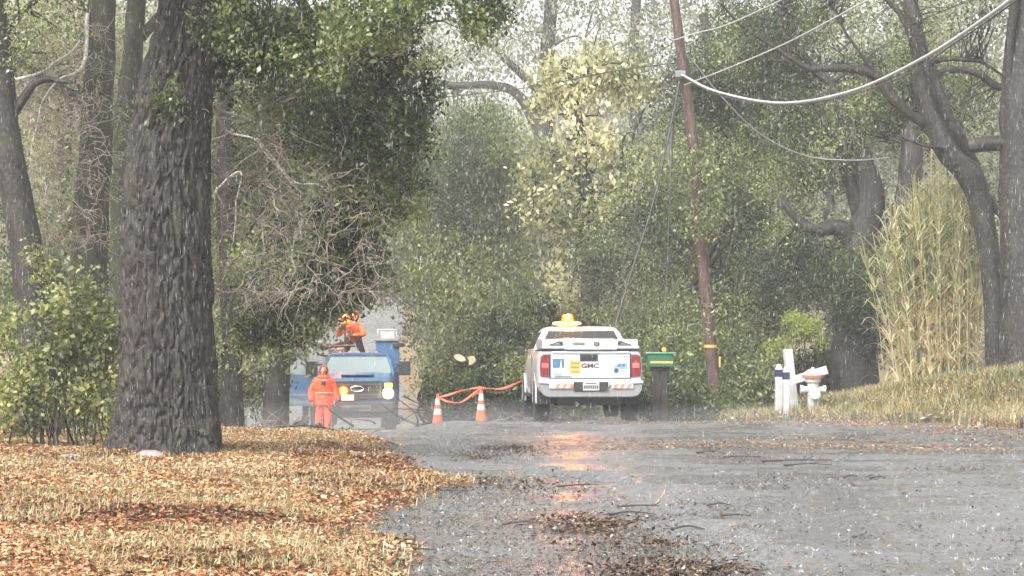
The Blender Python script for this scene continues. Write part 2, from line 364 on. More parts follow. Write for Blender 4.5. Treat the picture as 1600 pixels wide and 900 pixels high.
def clustertint(C, base=0.45, var=0.5, seed=0, freq=0.6):
    zr = (C[:, 2] - C[:, 2].min()) / (np.ptp(C[:, 2]) + 1e-6)
    return base + var * 1.35 * (fbm(C * freq, 3, seed + 50) - 0.5) * 2
def twigs(acc, C, limbs, r=0.012, seg=3, frac=0.5, g=rng, sag=0.15):
    """thin twigs from the nearest limb points to some cluster centres"""
    Lp = np.vstack(limbs); sel = C[g.random(len(C)) < frac]
    for c in sel:
        d = ((Lp - c) ** 2).sum(1); s = Lp[np.argmin(d + g.random(len(Lp)) * 0.4)]; dist = np.linalg.norm(c - s)
        mid = (c + s) / 2 + g.normal(size=3) * dist * 0.12 + np.array([0, 0, sag * dist])
        V, Fq = tube_arr(catmull([s, mid, c], 6), np.linspace(r * (1 + dist * 0.7), r * 0.4, 6), seg); acc.add(V, Fq, np.full(len(V), 0.5))
    return sel
def make_tree(name, label, cat, base, trunk, limbs, ells, ncl, n_per, cr, size, lm, bark, group=None, seed=1, cut=0.42, tw=0.35, tr=0.012, droop=0.3,
              tbase=0.5, tvar=0.8, seg=14, autol=0, freq=0.8, shell=0.45, wob=0.25, aspect=0.5, flat=1.0):
    """trunk: list of (x,y,z,r); limbs likewise; all world coords"""
    g = np.random.default_rng(seed); base = np.array(base, float)
    root = empty(name, base); tag(root, label, cat, group)
    acc = Acc(); lp = []
    for k, t in enumerate([trunk] + list(limbs)):
        t = np.array(t, float); pts = acc.tube(t[:, :3] - base, t[:, 3], seg=seg if k == 0 else 9, wob=wob * (0.5 if k == 0 else 1), n=14 * len(t)); lp.append(pts)
    C = fill(ells, ncl, g, cut, freq, shell, seed) - base
    if autol:
        L = np.vstack(lp); L = L[len(L) // 5:]
        for e in np.array(ells):
            for _ in range(autol if e[4] > .35 else 0):
                tgt = e[:3] - base + g.normal(size=3) * e[3:] * 0.45; d = ((L - tgt) ** 2).sum(1) + np.where(L[:, 2] > tgt[2], 6, 0); s = L[np.argmin(d)]; dd = np.linalg.norm(tgt - s)
                mid = (s + tgt) / 2 + g.normal(size=3) * dd * 0.1 + [0, 0, dd * 0.1]
                lp.append(acc.tube([s, mid, tgt], 0.03 + 0.018 * dd, 0.012, seg=6, wob=0.3, n=14))
    if tw: twigs(acc, C, lp, tr, frac=tw, g=g)
    mkobj('trunk', acc.mesh('trunk', bark), root)
    V, Fq, t = leaves(C, clustertint(C, tbase, tvar, seed), n_per, cr, size, droop, flat, aspect, g=g)
    mkobj('crown', np_mesh('crown', V, Fq, lm, t), root)
    return root
def T(*a):  # pixel traced trunk nodes (px,py,Y,r)
    return [(*P(q[0], q[1], q[2]), q[3]) for q in a]
def E(*a):  # pixel ellipsoids (px,py,Y, rpx, depth, rpy)
    return [(*P(q[0], q[1], q[2]), q[3] / F * q[2], q[4], q[5] / F * q[2]) for q in a]

# ================================================================== TREES
# ---- the great oak on the left verge (dense trunk mesh with furrowed bark)
def furrowed(path, rad, base, seg=340, rings=420, furrow=0.055, seed=2, flare=0.0, a0=0.0):
    p = catmull(path, rings); t = np.linspace(0, 1, rings); rr = np.interp(t, np.linspace(0, 1, len(rad)), rad)
    V, Fq = tube_arr(p, rr, seg); V = V.reshape(rings, seg, 3); ctr = p[:, None, :]; d = V - ctr; r = np.linalg.norm(d, axis=2, keepdims=True); u = d / r
    th = np.linspace(0, 2 * np.pi, seg, endpoint=False); zz = p[:, 2][:, None] * np.ones(seg)[None]
    q = np.stack([np.cos(th)[None] * 7.5 * np.ones_like(zz), np.sin(th)[None] * 7.5 * np.ones_like(zz), zz * 2.4], -1)
    wv = fbm(q * 0.6, 3, seed + 30) * 2.0
    q1 = q + wv[..., None]
    rid = 1 - np.abs(2 * fbm(q1, 4, seed) - 1) * 2.2
    fine = fbm(q * np.array([3, 3, 3]), 4, seed + 9) - 0.5
    big = fbm(q * 0.35, 2, seed + 4) - 0.5
    fl = flare * np.exp(-np.maximum(zz - base[2], 0) / 0.35) * (0.5 + 0.9 * np.maximum(0, np.sin(th * 5 + 1.3 + a0))[None] + 0.4 * np.cos(th * 3)[None])
    disp = -np.clip(rid, 0, 1) ** 3 * furrow + fine * furrow * 0.7 + big * 0.12 * rr[:, None] + fl
    V = V + u * disp[..., None]
    return (V.reshape(-1, 3) - base), Fq
by = 27.8; b0 = P(262, 726, by); b0[2] = gz(b0[0], by)
oak = empty('oak_tree', b0); tag(oak, 'massive furrowed dark oak trunk standing in orange leaf litter beside the road, nearest tree', 'oak tree')
outl = [(760, 168, 352), (725, 176, 348), (650, 184, 344), (560, 188, 338), (450, 190, 333), (350, 188, 330), (250, 193, 329), (150, 212, 334), (60, 234, 340), (0, 247, 345), (-120, 262, 352), (-260, 275, 360)]
pa = [P((l + r) / 2, y, by) for y, l, r in outl]; ra = [(r - l) / 2 / F * by * 0.985 for y, l, r in outl]
V, Fq = furrowed(pa, ra, b0, furrow=0.075, flare=0.13)
mkobj('trunk', np_mesh('trunk', V, Fq, M_bark, None, True), oak)
acc = Acc(); lp = []
def limb(pts, r0, r1, **k): lp.append(acc.tube(np.array([P(*q) for q in pts]) - b0, r0, r1, wob=k.get('wob', 0.35), n=30, seg=9))
limb([(330, 20, 27.9), (420, -80, 27.5), (560, -130, 27), (760, -110, 26.5)], 0.26, 0.06)
limb([(320, 120, 28.1), (400, 60, 28.8), (480, 80, 29.5), (560, 170, 30)], 0.13, 0.03)
limb([(330, 60, 28.2), (430, 20, 29.4), (600, 60, 30.2), (660, 200, 30.6)], 0.12, 0.03)
limb([(420, -80, 27.6), (500, 60, 28), (540, 260, 28.6), (560, 430, 29)], 0.08, 0.015)
limb([(560, -130, 27), (620, -20, 27), (640, 110, 27.2)], 0.07, 0.015)
limb([(300, -120, 27.6), (180, -200, 27), (60, -190, 26)], 0.2, 0.05)
limb([(540, 260, 28.6), (500, 380, 29), (470, 470, 29.4), (560, 500, 29.6)], 0.035, 0.01)
CE = E((470, 60, 28, 170, 1.6, 130), (620, 40, 27, 150, 1.3, 70), (700, 10, 26.8, 90, 0.8, 45), (740, 25, 26.6, 50, .5, 40), (560, 190, 28.6, 120, 1.4, 130),
       (640, 170, 28.8, 55, 0.9, 90), (560, 230, 29, 70, 1.0, 90), (440, 150, 29, 60, .8, 60), (600, 290, 29, 70, 0.9, 90), (560, 360, 29.2, 70, .8, 80), (390, 70, 28, 60, 1, 90),
       (520, 440, 29.3, 85, 0.8, 55), (455, 500, 29.5, 70, 0.7, 40), (395, 520, 29.6, 35, .5, 40), (540, 350, 29.4, 50, .6, 80), (400, 430, 30.8, 60, .5, 60), (230, -120, 27, 260, 2, 90), (275, 150, 27.2, 40, 0.25, 40), (560, 415, 29, 35, .4, 60))
g = np.random.default_rng(11)
C = fill(CE, 2700, g, 0.50, 1.6, 0.5, 3) - b0
twigs(acc, C, lp, 0.009, frac=0.16, g=g)
mkobj('limbs', acc.mesh('limbs', M_bark), oak)
V, Fq, t = leaves(C, clustertint(C, 0.52, 0.9, 3, 1.0), 30, 0.10, 0.060, 0.35, 0.9, 0.55, g=g)
mkobj('crown', np_mesh('crown', V, Fq, L_oak, t), oak)

# ---- trunks left of the oak
def gnd(px, Y, dy=0): x = (px - 800) / F * Y; return (x, Y, gz(x, Y) + dy)
def PT(px, Y, r): b = gnd(px, Y, -0.15); return (*b, r)
make_tree('mossy_oak_tree', 'straight mossy oak trunk with grey lichen, just left of the massive nearest oak', 'oak tree', gnd(130, 36),
          [PT(128, 36, 0.40)] + T((131, 560, 36, .34), (138, 400, 36, 0.31), (150, 200, 36, 0.27), (156, 60, 36, 0.24), (162, -80, 36, .22), (172, -260, 36, .2)),
          [T((155, 170, 36, .1), (60, 120, 36, 0.07), (-40, 60, 36, .04)), T((160, -20, 36, .16), (260, -150, 35, .1), (400, -260, 34, 0.04))],
          E((60, 40, 37, 110, 1.5, 110), (150, -180, 36, 300, 3, 110), (170, 250, 36.4, 60, .5, 200)), 420, 30, .14, .06, L_oak, M_bark2, 'trunks in the left woodland', 12, tr=0.01, tw=.5)
make_tree('twin_oak_tree', 'dark oak trunk half hidden behind the left edge of the massive oak', 'oak tree', gnd(205, 38),
          [PT(196, 38, 0.30)] + T((194, 520, 38, .25), (192, 350, 38, 0.22), (196, 180, 38, 0.19), (212, 20, 38, 0.17), (222, -200, 38, .15)),
          [T((215, 60, 38, .1), (330, -60, 38, .06), (440, -160, 38, 0.03))],
          E((230, -200, 38, 300, 3, 120), (190, 330, 40, 70, 1, 180)), 260, 30, .16, .07, L_mid, M_bark2, 'trunks in the left woodland', 13)
make_tree('leaning_oak_tree', 'dark oak trunk leaning left at the far left edge of the photo', 'oak tree', gnd(60, 34),
          [PT(62, 34, 0.36)] + T((60, 560, 34, .3), (42, 400, 34, 0.26), (20, 280, 34, 0.24), (4, 180, 34, 0.22), (-10, 40, 34, 0.2), (-16, -150, 34, .16)),
          [T((8, 190, 34, .09), (60, 130, 34, 0.06), (120, 130, 34, .03)), T((-5, 60, 34, .09), (40, 10, 34, .05), (90, -30, 34, .03))],
          E((-20, -120, 34, 200, 2, 100), (40, 60, 34, 70, 1, 80)), 200, 30, .15, .06, L_oak, M_bark, 'trunks in the left woodland', 14)
make_tree('small_oak_tree', 'slim dark trunk just right of the massive oak, in front of the hazy thicket', 'oak tree', gnd(364, 38),
          [PT(364, 38, 0.24)] + T((362, 600, 38, .19), (360, 480, 38, .17), (352, 330, 38, 0.15), (350, 150, 38, 0.13), (370, -60, 38, .1)),
          [T((356, 400, 38, .06), (410, 320, 38, .04), (450, 200, 38, .02))],
          E((400, 440, 38.5, 90, 1, 80), (430, 520, 38.2, 90, .8, 40), (390, 250, 39, 90, 1, 120), (370, 560, 38, 50, .5, 30)), 420, 30, .16, .065, L_mid, M_bark, 'trunks in the left woodland', 15)

# ---- hanging tangle of bare twigs
def tangle(name, label, cat, px, py, Y, rx, ry, n, mat, group, seed, r=0.010, hang=0.5, mains=(), rm=0.03):
    g = np.random.default_rng(seed); b = np.array(P(px, py, Y)); root = tag(empty(name, b), label, cat, group)
    acc = Acc(); lp = []
    for mpts in mains:
        lp.append(acc.tube(np.array([P(*q) for q in mpts]) - b, rm, rm * .35, seg=6, wob=.3, n=22))
    mkobj('branch', acc.mesh('branch', mat), root) if mains else None
    acc = Acc()
    for _ in range(n):
        s = np.array([np.clip(g.normal(), -1.3, 1.2) * rx * 0.42, g.normal() * 0.4, np.clip(g.normal(), -1.2, 1.6) * ry * 0.40]); k = 5; pts = [s]; d = g.normal(size=3); d[2] = abs(d[2]) * .3
        for q in range(k):
            d = d * 0.7 + g.normal(size=3) * 0.55; d[2] -= hang * 0.5; s = s + d / np.linalg.norm(d) * g.uniform(.08, .2); pts.append(s)
        V, Fq = tube_arr(catmull(pts, 12), np.linspace(r, r * 0.35, 12), 3); acc.add(V, Fq, np.full(len(V), .5))
    mkobj('twigs', acc.mesh('twigs', mat if not mains else M_tangle), root)
    return root
u = lambda px, Y: px / F * Y
tangle('dead_branch', 'tangle of bare brown and pale twigs hanging under the oak crown right of its trunk', 'branch', 440, 290, 28.6, u(260, 30), u(330, 30), 1050, M_lichen, None, 5, 0.007,
       mains=[[(325, 150, 29), (350, 200, 30.5), (400, 215, 30.6), (420, 250, 30.6), (470, 300, 30.6)], [(335, 170, 29), (390, 190, 30.4), (440, 195, 30.5)], [(330, 310, 29), (345, 290, 30.5), (380, 270, 30.6), (360, 380, 30.6)], [(400, 215, 30.6), (455, 280, 30.8), (500, 290, 30.8), (520, 340, 30.8)]], rm=.022)
tangle('lichened_branch', 'pale lichened branch arching down between the trunks on the far left', 'branch', 75, 230, 35.4, u(150, 35), u(300, 35), 800, M_lichen, None, 6, 0.007,
       mains=[[(135, 20, 35.8), (128, 100, 35.5), (90, 125, 35.5), (62, 170, 35.4), (55, 240, 35.4)], [(0, 130, 35), (60, 110, 35), (120, 60, 35)]], rm=.035)
tangle('twig_curtain', 'dull brown curtain of fine hanging twigs behind the far left trunks', 'branch', 60, 60, 42, u(240, 42), u(240, 42), 900, M_tangle, None, 7, 0.009, mains=[[(0, 40, 42), (90, 20, 42), (200, 60, 42)]])

# ---- woodland behind, left
k = 0
for nm, lab, px, Y, h0, ells, ncl, lm, sd in [
    ('bay_tree', 'hazy grey green tree filling the gap right of the massive oak', 430, 46, 40, E((430, 300, 46, 140, 2, 170), (400, 480, 46, 120, 1.5, 90), (500, 180, 47, 150, 2, 130), (480, 430, 45, 90, 1.2, 90)), 1100, L_mid, 21),
    ('bay_tree', 'hazy green tree behind the mossy trunk at the left', 110, 52, 60, E((110, 350, 52, 150, 2, 170), (40, 500, 52, 150, 2, 90), (200, 500, 52, 90, 2, 90), (100, 120, 53, 150, 2, 140)), 1100, L_mid, 22),
    ('bay_tree', 'pale hazy tree far behind at the top left corner', 40, 66, 60, E((20, 120, 66, 160, 3, 180), (180, 100, 67, 150, 3, 160), (60, 380, 66, 200, 3, 150)), 900, L_pale, 23),
    ('bay_tree', 'pale hazy tree far behind the oak crown at centre left', 330, 70, 60, E((330, 150, 70, 200, 3, 200), (420, 380, 70, 160, 3, 130), (300, 420, 70, 150, 3, 130)), 1000, L_pale, 24)]:
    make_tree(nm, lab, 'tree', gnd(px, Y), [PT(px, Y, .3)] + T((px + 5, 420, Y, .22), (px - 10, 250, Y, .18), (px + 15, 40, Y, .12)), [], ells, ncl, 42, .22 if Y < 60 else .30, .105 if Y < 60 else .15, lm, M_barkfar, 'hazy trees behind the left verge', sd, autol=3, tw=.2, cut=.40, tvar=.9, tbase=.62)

# ---- shrub at the left
def shrub(name, label, px, Y, stems, ells, ncl, n_per, cr, size, lm, seed, cat='shrub', group=None, sr=.014, tbase=.5, cut=.42, aspect=.55, droop=.1):
    g = np.random.default_rng(seed); b = np.array(gnd(px, Y)); root = tag(empty(name, b), label, cat, group); acc = Acc(); lp = []
    ee = np.array(ells)
    for _ in range(stems):
        e = ee[g.integers(len(ee))]; tip = e[:3] + g.normal(size=3) * e[3:] * .5; s = np.array([tip[0] * .6 + b[0] * .4 + g.normal() * .15, b[1] + g.normal() * .3, b[2] - .1])
        s[2] = gz(s[0], s[1]) - .1
        lp.append(acc.tube(np.array([s, (s + tip) / 2 + g.normal(size=3) * .12, tip]) - b, sr * g.uniform(.7, 1.5), .004, seg=5, wob=.2, n=14))
    C = fill(ells, ncl, g, cut, 1.6, .6, seed) - b
    twigs(acc, C, lp, .005, frac=.4, g=g, sag=0)
    mkobj('stems', acc.mesh('stems', M_bark2), root)
    V, Fq, t = leaves(C, clustertint(C, tbase, .6, seed, 1.2), n_per, cr, size, droop, 1, aspect, g=g)
    mkobj('foliage', np_mesh('foliage', V, Fq, lm, t), root); return root
shrub('leafy_shrub', 'bright yellow green leafy shrub at the left edge beside the massive oak', 90, 29, 34,
      E((60, 560, 29, 90, .7, 110), (130, 530, 29, 60, .5, 110), (60, 420, 29, 18, .2, 60), (125, 450, 29, 16, .2, 40), (20, 600, 29, 60, .6, 90), (150, 610, 29, 45, .5, 80), (60, 500, 28.6, 60, .5, 70), (175, 520, 29, 20, .3, 60)),
      620, 15, .085, .070, L_shrub, 31, tbase=.68)
shrub('low_shrub', 'sparse dull shrub tangled behind the bright shrub at the left edge', 60, 32, 20,
      E((40, 620, 32, 130, .8, 60), (150, 640, 32, 60, .6, 50)), 300, 16, .1, .06, L_mid, 32)

# ---- centre and right trees
make_tree('dense_oak_tree', 'tall dense hazy evergreen draped in dark growth, beyond the fallen tree at centre', 'tree', gnd(730, 66),
          [PT(730, 66, .5)] + T((728, 500, 66, .4), (735, 350, 66, .3), (730, 220, 66, .2)), [],
          E((750, 230, 66, 75, 2, 75), (700, 330, 66, 80, 2, 95), (775, 330, 66, 55, 2, 110), (690, 430, 65.5, 55, 1.8, 100), (750, 460, 65, 85, 1.8, 110), (740, 560, 65, 90, 1.6, 60), (640, 300, 67, 45, 1, 70), (800, 450, 65.6, 35, 1, 100)),
          1600, 64, .27, .095, L_dark, M_barkfar, None, 41, autol=2, tw=.1, droop=.9, cut=.33, tbase=.5, tvar=.8)
make_tree('dense_oak_tree', 'thin pale leaved tree overhanging the far road beside the dense evergreen', 'tree', gnd(640, 74),
          [PT(690, 74, .12)] + T((680, 500, 74, .10), (655, 400, 74, .07), (610, 310, 74, .04)), [],
          E((640, 400, 74, 45, 1.5, 80), (600, 430, 74, 40, 1.2, 40), (660, 520, 74, 22, .8, 50), (655, 590, 74, 14, .6, 35), (645, 480, 74, 18, .6, 40), (670, 470, 74, 35, 1, 50), (625, 300, 75, 40, 1.5, 60)), 300, 36, .26, .11, L_pale, M_barkfar, None, 42, autol=2, tw=.2)
make_tree('yellow_tree', 'pale yellow leaved tree with a dark trunk behind the leaning guy wires', 'tree', gnd(915, 58),
          [PT(918, 58, .3)] + T((922, 410, 58, .24), (915, 280, 58, .22), (900, 180, 58, .15), (880, 90, 58, .08)),
          [T((915, 275, 58, .07), (880, 262, 58, .05), (835, 275, 58, .02)), T((915, 270, 58, .07), (965, 262, 58, .05), (1010, 280, 58, .02))],
          E((900, 190, 57.6, 80, 1.3, 60), (860, 240, 57.6, 50, 1, 45), (960, 220, 57.6, 60, 1, 60), (930, 110, 58, 90, 1.3, 40), (870, 140, 58, 40, 1, 40), (840, 280, 57.6, 30, .6, 25), (990, 310, 57.5, 45, .8, 35), (870, 330, 58, 40, .8, 40), (880, 430, 57.5, 25, .6, 50), (850, 190, 57.6, 45, .8, 40), (1000, 150, 57.6, 40, .8, 50), (830, 330, 57.6, 30, .6, 30), (960, 330, 57.6, 50, .8, 30), (1010, 240, 57.5, 35, .6, 40)),
          760, 15, .24, .14, L_yellow, M_barkfar, None, 43, autol=3, tw=.5, droop=.5, cut=.45, tbase=.5, tvar=.8)
make_tree('far_oak_tree', 'greyish far tree with a thick limb showing through the mist at the top centre', 'tree', gnd(780, 100),
          [PT(800, 100, .6)] + T((845, 300, 100, .5), (850, 160, 100, .4), (860, 20, 100, .3), (870, -150, 100, .2)),
          [T((850, 220, 100, .3), (800, 140, 100, .22), (700, 130, 100, .15), (640, 110, 100, .1)), T((850, 150, 100, .2), (760, 60, 100, .15), (700, -20, 100, .08))],
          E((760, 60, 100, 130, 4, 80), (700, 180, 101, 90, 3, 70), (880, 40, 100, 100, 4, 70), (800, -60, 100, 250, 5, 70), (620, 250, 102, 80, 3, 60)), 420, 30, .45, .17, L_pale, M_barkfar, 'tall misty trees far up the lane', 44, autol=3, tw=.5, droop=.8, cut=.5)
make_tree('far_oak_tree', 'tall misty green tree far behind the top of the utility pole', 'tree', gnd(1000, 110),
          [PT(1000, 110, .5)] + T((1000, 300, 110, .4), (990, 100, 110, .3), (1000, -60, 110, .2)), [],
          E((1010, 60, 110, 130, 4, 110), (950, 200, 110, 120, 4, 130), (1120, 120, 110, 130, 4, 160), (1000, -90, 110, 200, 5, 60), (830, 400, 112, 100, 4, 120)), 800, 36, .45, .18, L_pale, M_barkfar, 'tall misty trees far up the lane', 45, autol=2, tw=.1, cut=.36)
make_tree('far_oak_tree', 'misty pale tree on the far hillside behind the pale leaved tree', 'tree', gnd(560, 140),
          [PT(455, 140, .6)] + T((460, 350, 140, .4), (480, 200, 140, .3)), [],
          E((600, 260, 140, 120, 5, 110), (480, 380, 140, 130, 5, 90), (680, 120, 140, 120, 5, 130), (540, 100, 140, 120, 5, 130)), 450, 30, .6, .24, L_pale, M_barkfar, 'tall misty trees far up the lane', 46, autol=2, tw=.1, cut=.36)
make_tree('broad_oak_tree', 'broad leafy green oak immediately behind the leaning utility pole', 'oak tree', gnd(1110, 56),
          [PT(1130, 56, .4)] + T((1125, 450, 56, .32), (1135, 300, 56, .26), (1120, 130, 56, .2), (1100, 20, 56, .12)), [],
          E((1100, 240, 56, 100, 2, 110), (1030, 350, 55.5, 70, 1.6, 90), (1130, 380, 55, 90, 1.6, 100), (1060, 470, 55, 110, 1.5, 70), (1180, 270, 55.5, 80, 1.8, 110), (1150, 120, 56, 110, 2, 80), (950, 400, 55.5, 50, 1.2, 60), (1130, 500, 54, 90, 1.2, 60), (1095, 330, 45.4, 28, .3, 50), (1100, 470, 45.4, 25, .3, 45), (1085, 260, 45.4, 22, .3, 25)),
          1800, 62, .24, .076, L_mid, M_barkfar, 'oaks behind the right bank', 47, autol=2, tw=.1, cut=.34, tvar=.9)
make_tree('broad_oak_tree', 'dark forked oak with thick crooked limbs between the pole and the tall reeds', 'oak tree', gnd(1335, 53),
          [PT(1338, 53, .62)] + T((1335, 560, 53, .56), (1335, 450, 53, .52), (1345, 380, 53, .42), (1360, 300, 53, .36), (1330, 200, 53, .2), (1300, 130, 53, .1)),
          [T((1345, 390, 53, .3), (1310, 355, 52.8, .22), (1270, 360, 52.6, .15), (1225, 320, 52.5, .07)), T((1350, 380, 53, .3), (1400, 350, 53, .26), (1425, 270, 53, .3), (1430, 180, 53, .2)),
           T((1345, 340, 53, .2), (1320, 260, 52.8, .15), (1295, 210, 52.6, .1))],
          E((1260, 220, 53.5, 100, 1.6, 110), (1340, 150, 54, 120, 1.8, 100), (1250, 400, 53.5, 80, 1.4, 70), (1380, 480, 52.4, 90, .8, 90), (1330, 440, 52.2, 80, .6, 60), (1440, 150, 54, 100, 1.6, 100), (1210, 60, 54, 110, 1.6, 80), (1200, 460, 53.5, 60, 1.2, 60)),
          1700, 54, .22, .072, L_mid, M_barkfar, 'oaks behind the right bank', 48, autol=3, tw=.2, cut=.38, tbase=.4, tvar=.9)
make_tree('leaning_roadside_tree', 'slender oak leaning and twisting up beside the tall reeds on the right bank', 'oak tree', gnd(1562, 47),
          [PT(1556, 47, .25)] + T((1556, 540, 47, .24), (1550, 430, 47, .23), (1535, 330, 47, .24), (1515, 270, 47, .30), (1478, 225, 47, .29), (1452, 160, 47, .23), (1440, 90, 47, .2), (1425, 0, 47, .17), (1415, -120, 47, .12)),
          [T((1525, 260, 47, .13), (1495, 200, 46.6, .11), (1462, 130, 46.5, .1), (1430, 60, 46.5, .08), (1390, -5, 46.5, .05)),
           T((1445, 190, 47, .13), (1425, 180, 46.9, .1), (1395, 150, 46.8, .13), (1365, 115, 46.7, .1), (1320, 105, 46.6, .09), (1270, 108, 46.5, .075), (1235, 90, 46.5, .06), (1170, 45, 46.5, .03), (1120, 0, 46.5, .02)),
           T((1450, 160, 47, .09), (1470, 115, 47, .08), (1520, 112, 47, .08), (1565, 132, 47, .09)),
           T((1448, 100, 47, .08), (1480, 90, 47, .06), (1545, 98, 47, .04), (1580, 120, 47, .02)),
           T((1540, 300, 47, .07), (1560, 330, 47, .08), (1585, 350, 47, .07)),
           T((1500, 235, 46.8, .05), (1450, 225, 46.6, .035), (1390, 212, 46.5, .015)),
           T((1395, 150, 46.8, .05), (1330, 60, 46.6, .03), (1300, 0, 46.6, .02)), T((1235, 90, 46.5, .04), (1228, 50, 46.5, .03), (1225, 0, 46.5, .02))],
          E((1330, 20, 47, 160, 1.4, 60), (1200, 10, 47, 120, 1.2, 40), (1460, 20, 47, 110, 1.3, 60), (1520, 160, 47.5, 50, .8, 60), (1400, 90, 47, 110, 1.2, 60)),
          260, 24, .2, .07, L_mid, M_bark, 'dark trunks on the right bank', 49, tw=1.0, cut=.42, tr=.012, wob=.3, tbase=.35)
make_tree('roadside_oak_tree', 'thick dark upright trunk cut off by the right edge of the photo', 'oak tree', gnd(1598, 46),
          [PT(1602, 46, .62)] + T((1602, 540, 46, .56), (1600, 400, 46, .5), (1598, 250, 46, .48), (1600, 120, 46, .44), (1606, 20, 46, .36), (1610, -150, 46, .3)),
          [T((1590, 130, 45.8, .14), (1578, 110, 45.8, .1), (1585, 20, 45.6, .1), (1580, -60, 45.5, .07)), T((1600, 225, 46, .18), (1550, 222, 46, .17), (1515, 225, 46, .15))],
          E((1640, -120, 46, 200, 3, 90), (1560, -60, 46, 120, 2, 60)), 200, 30, .18, .08, L_oak, M_bark, 'dark trunks on the right bank', 50, tw=.5)
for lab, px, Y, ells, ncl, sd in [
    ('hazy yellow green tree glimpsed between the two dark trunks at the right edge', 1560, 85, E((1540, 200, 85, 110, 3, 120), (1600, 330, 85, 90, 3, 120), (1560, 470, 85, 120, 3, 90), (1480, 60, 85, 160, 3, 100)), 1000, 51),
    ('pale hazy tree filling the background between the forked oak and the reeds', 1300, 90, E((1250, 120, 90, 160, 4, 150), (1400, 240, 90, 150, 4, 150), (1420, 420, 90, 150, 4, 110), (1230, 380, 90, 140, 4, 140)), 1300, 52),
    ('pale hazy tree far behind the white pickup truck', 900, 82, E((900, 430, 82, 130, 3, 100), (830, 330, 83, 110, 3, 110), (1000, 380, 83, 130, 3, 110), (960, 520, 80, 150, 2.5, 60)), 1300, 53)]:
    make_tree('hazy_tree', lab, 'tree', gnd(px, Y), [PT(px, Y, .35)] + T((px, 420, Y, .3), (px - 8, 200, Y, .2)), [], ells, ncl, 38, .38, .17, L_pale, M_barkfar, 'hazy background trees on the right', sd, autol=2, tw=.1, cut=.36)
shrub('lime_shrub', 'glowing lime green shrub in the gap left of the forked oak', 1250, 51.6, 10, E((1255, 515, 51.6, 36, .5, 18), (1215, 535, 51.6, 20, .4, 14), (1282, 535, 51.6, 14, .4, 18), (1235, 502, 51.6, 22, .4, 10), (1225, 552, 51.6, 30, .4, 14), (1262, 550, 51.6, 30, .4, 12)), 170, 30, .10, .06, L_lime, 61, tbase=.55, cut=.5)
# undergrowth
shrub('low_shrub', 'low leafy growth crowding the foot of the mailbox post', 1035, 45.2, 14, E((1005, 632, 45.4, 22, .3, 20), (1050, 628, 45.4, 30, .3, 30), (1075, 625, 45.4, 25, .3, 30)), 170, 22, .12, .065, L_mid, 66, tbase=.4)
for lab, px, Y, ells, ncl, sd, lm in [
    ('dark leafy undergrowth around the foot of the utility pole', 1110, 46.8, E((1080, 600, 47, 70, .7, 50), (1150, 600, 47, 60, .7, 45), (1190, 610, 47.5, 50, .6, 40), (1118, 628, 45.4, 34, .3, 22), (1120, 560, 48, 80, .7, 50), (1040, 560, 49, 50, .6, 50)), 900, 62, L_mid),
    ('leafy thicket directly behind the white pickup truck', 900, 53, E((830, 560, 53, 60, .9, 60), (900, 520, 53, 80, 1, 50), (980, 560, 52, 70, .9, 60), (870, 620, 52, 120, .8, 50), (1020, 620, 51, 60, .8, 50)), 1000, 63, L_mid),
    ('dim green thicket between the lime shrub and the forked oak', 1230, 56, E((1180, 520, 57, 50, 1, 60), (1240, 590, 56, 90, .9, 40), (1300, 580, 56, 60, .9, 50), (1270, 440, 57, 50, 1, 50), (1190, 580, 55, 50, .8, 40)), 700, 64, L_dark)]:
    shrub('thicket', lab, px, Y, 24, ells, ncl, 30, .17, .075, lm, sd, 'thicket', 'green thickets behind the road edge', tbase=.45, cut=.36)
shrub('thicket', 'low green growth along the left of the far road, behind the tangled brush', 420, 50, 20, E((400, 610, 48, 50, .6, 40), (340, 600, 46, 60, .7, 60), (300, 560, 48, 120, .8, 90)), 500, 28, .17, .075, L_mid, 65, 'thicket', 'green thickets behind the road edge')
# far wood closing the view
g = np.random.default_rng(70); C = []
for k in range(2600):
    a = g.uniform(-1, 1); Y = g.uniform(190, 300); x = a * Y * .42; 
    C.append((x, Y, gz(x, Y) + g.uniform(0, 15) ))
C = np.array(C); C = C[~((np.abs(C[:, 0] + 0.055 * C[:, 1]) < 8) & (C[:, 2] < 13))]
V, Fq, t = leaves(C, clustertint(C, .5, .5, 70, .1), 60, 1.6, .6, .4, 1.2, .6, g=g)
tag(mkobj('far_wood', np_mesh('far_wood', V, Fq, L_pale, t)), 'pale misty wood closing the view up the hill', 'wood', kind='stuff')

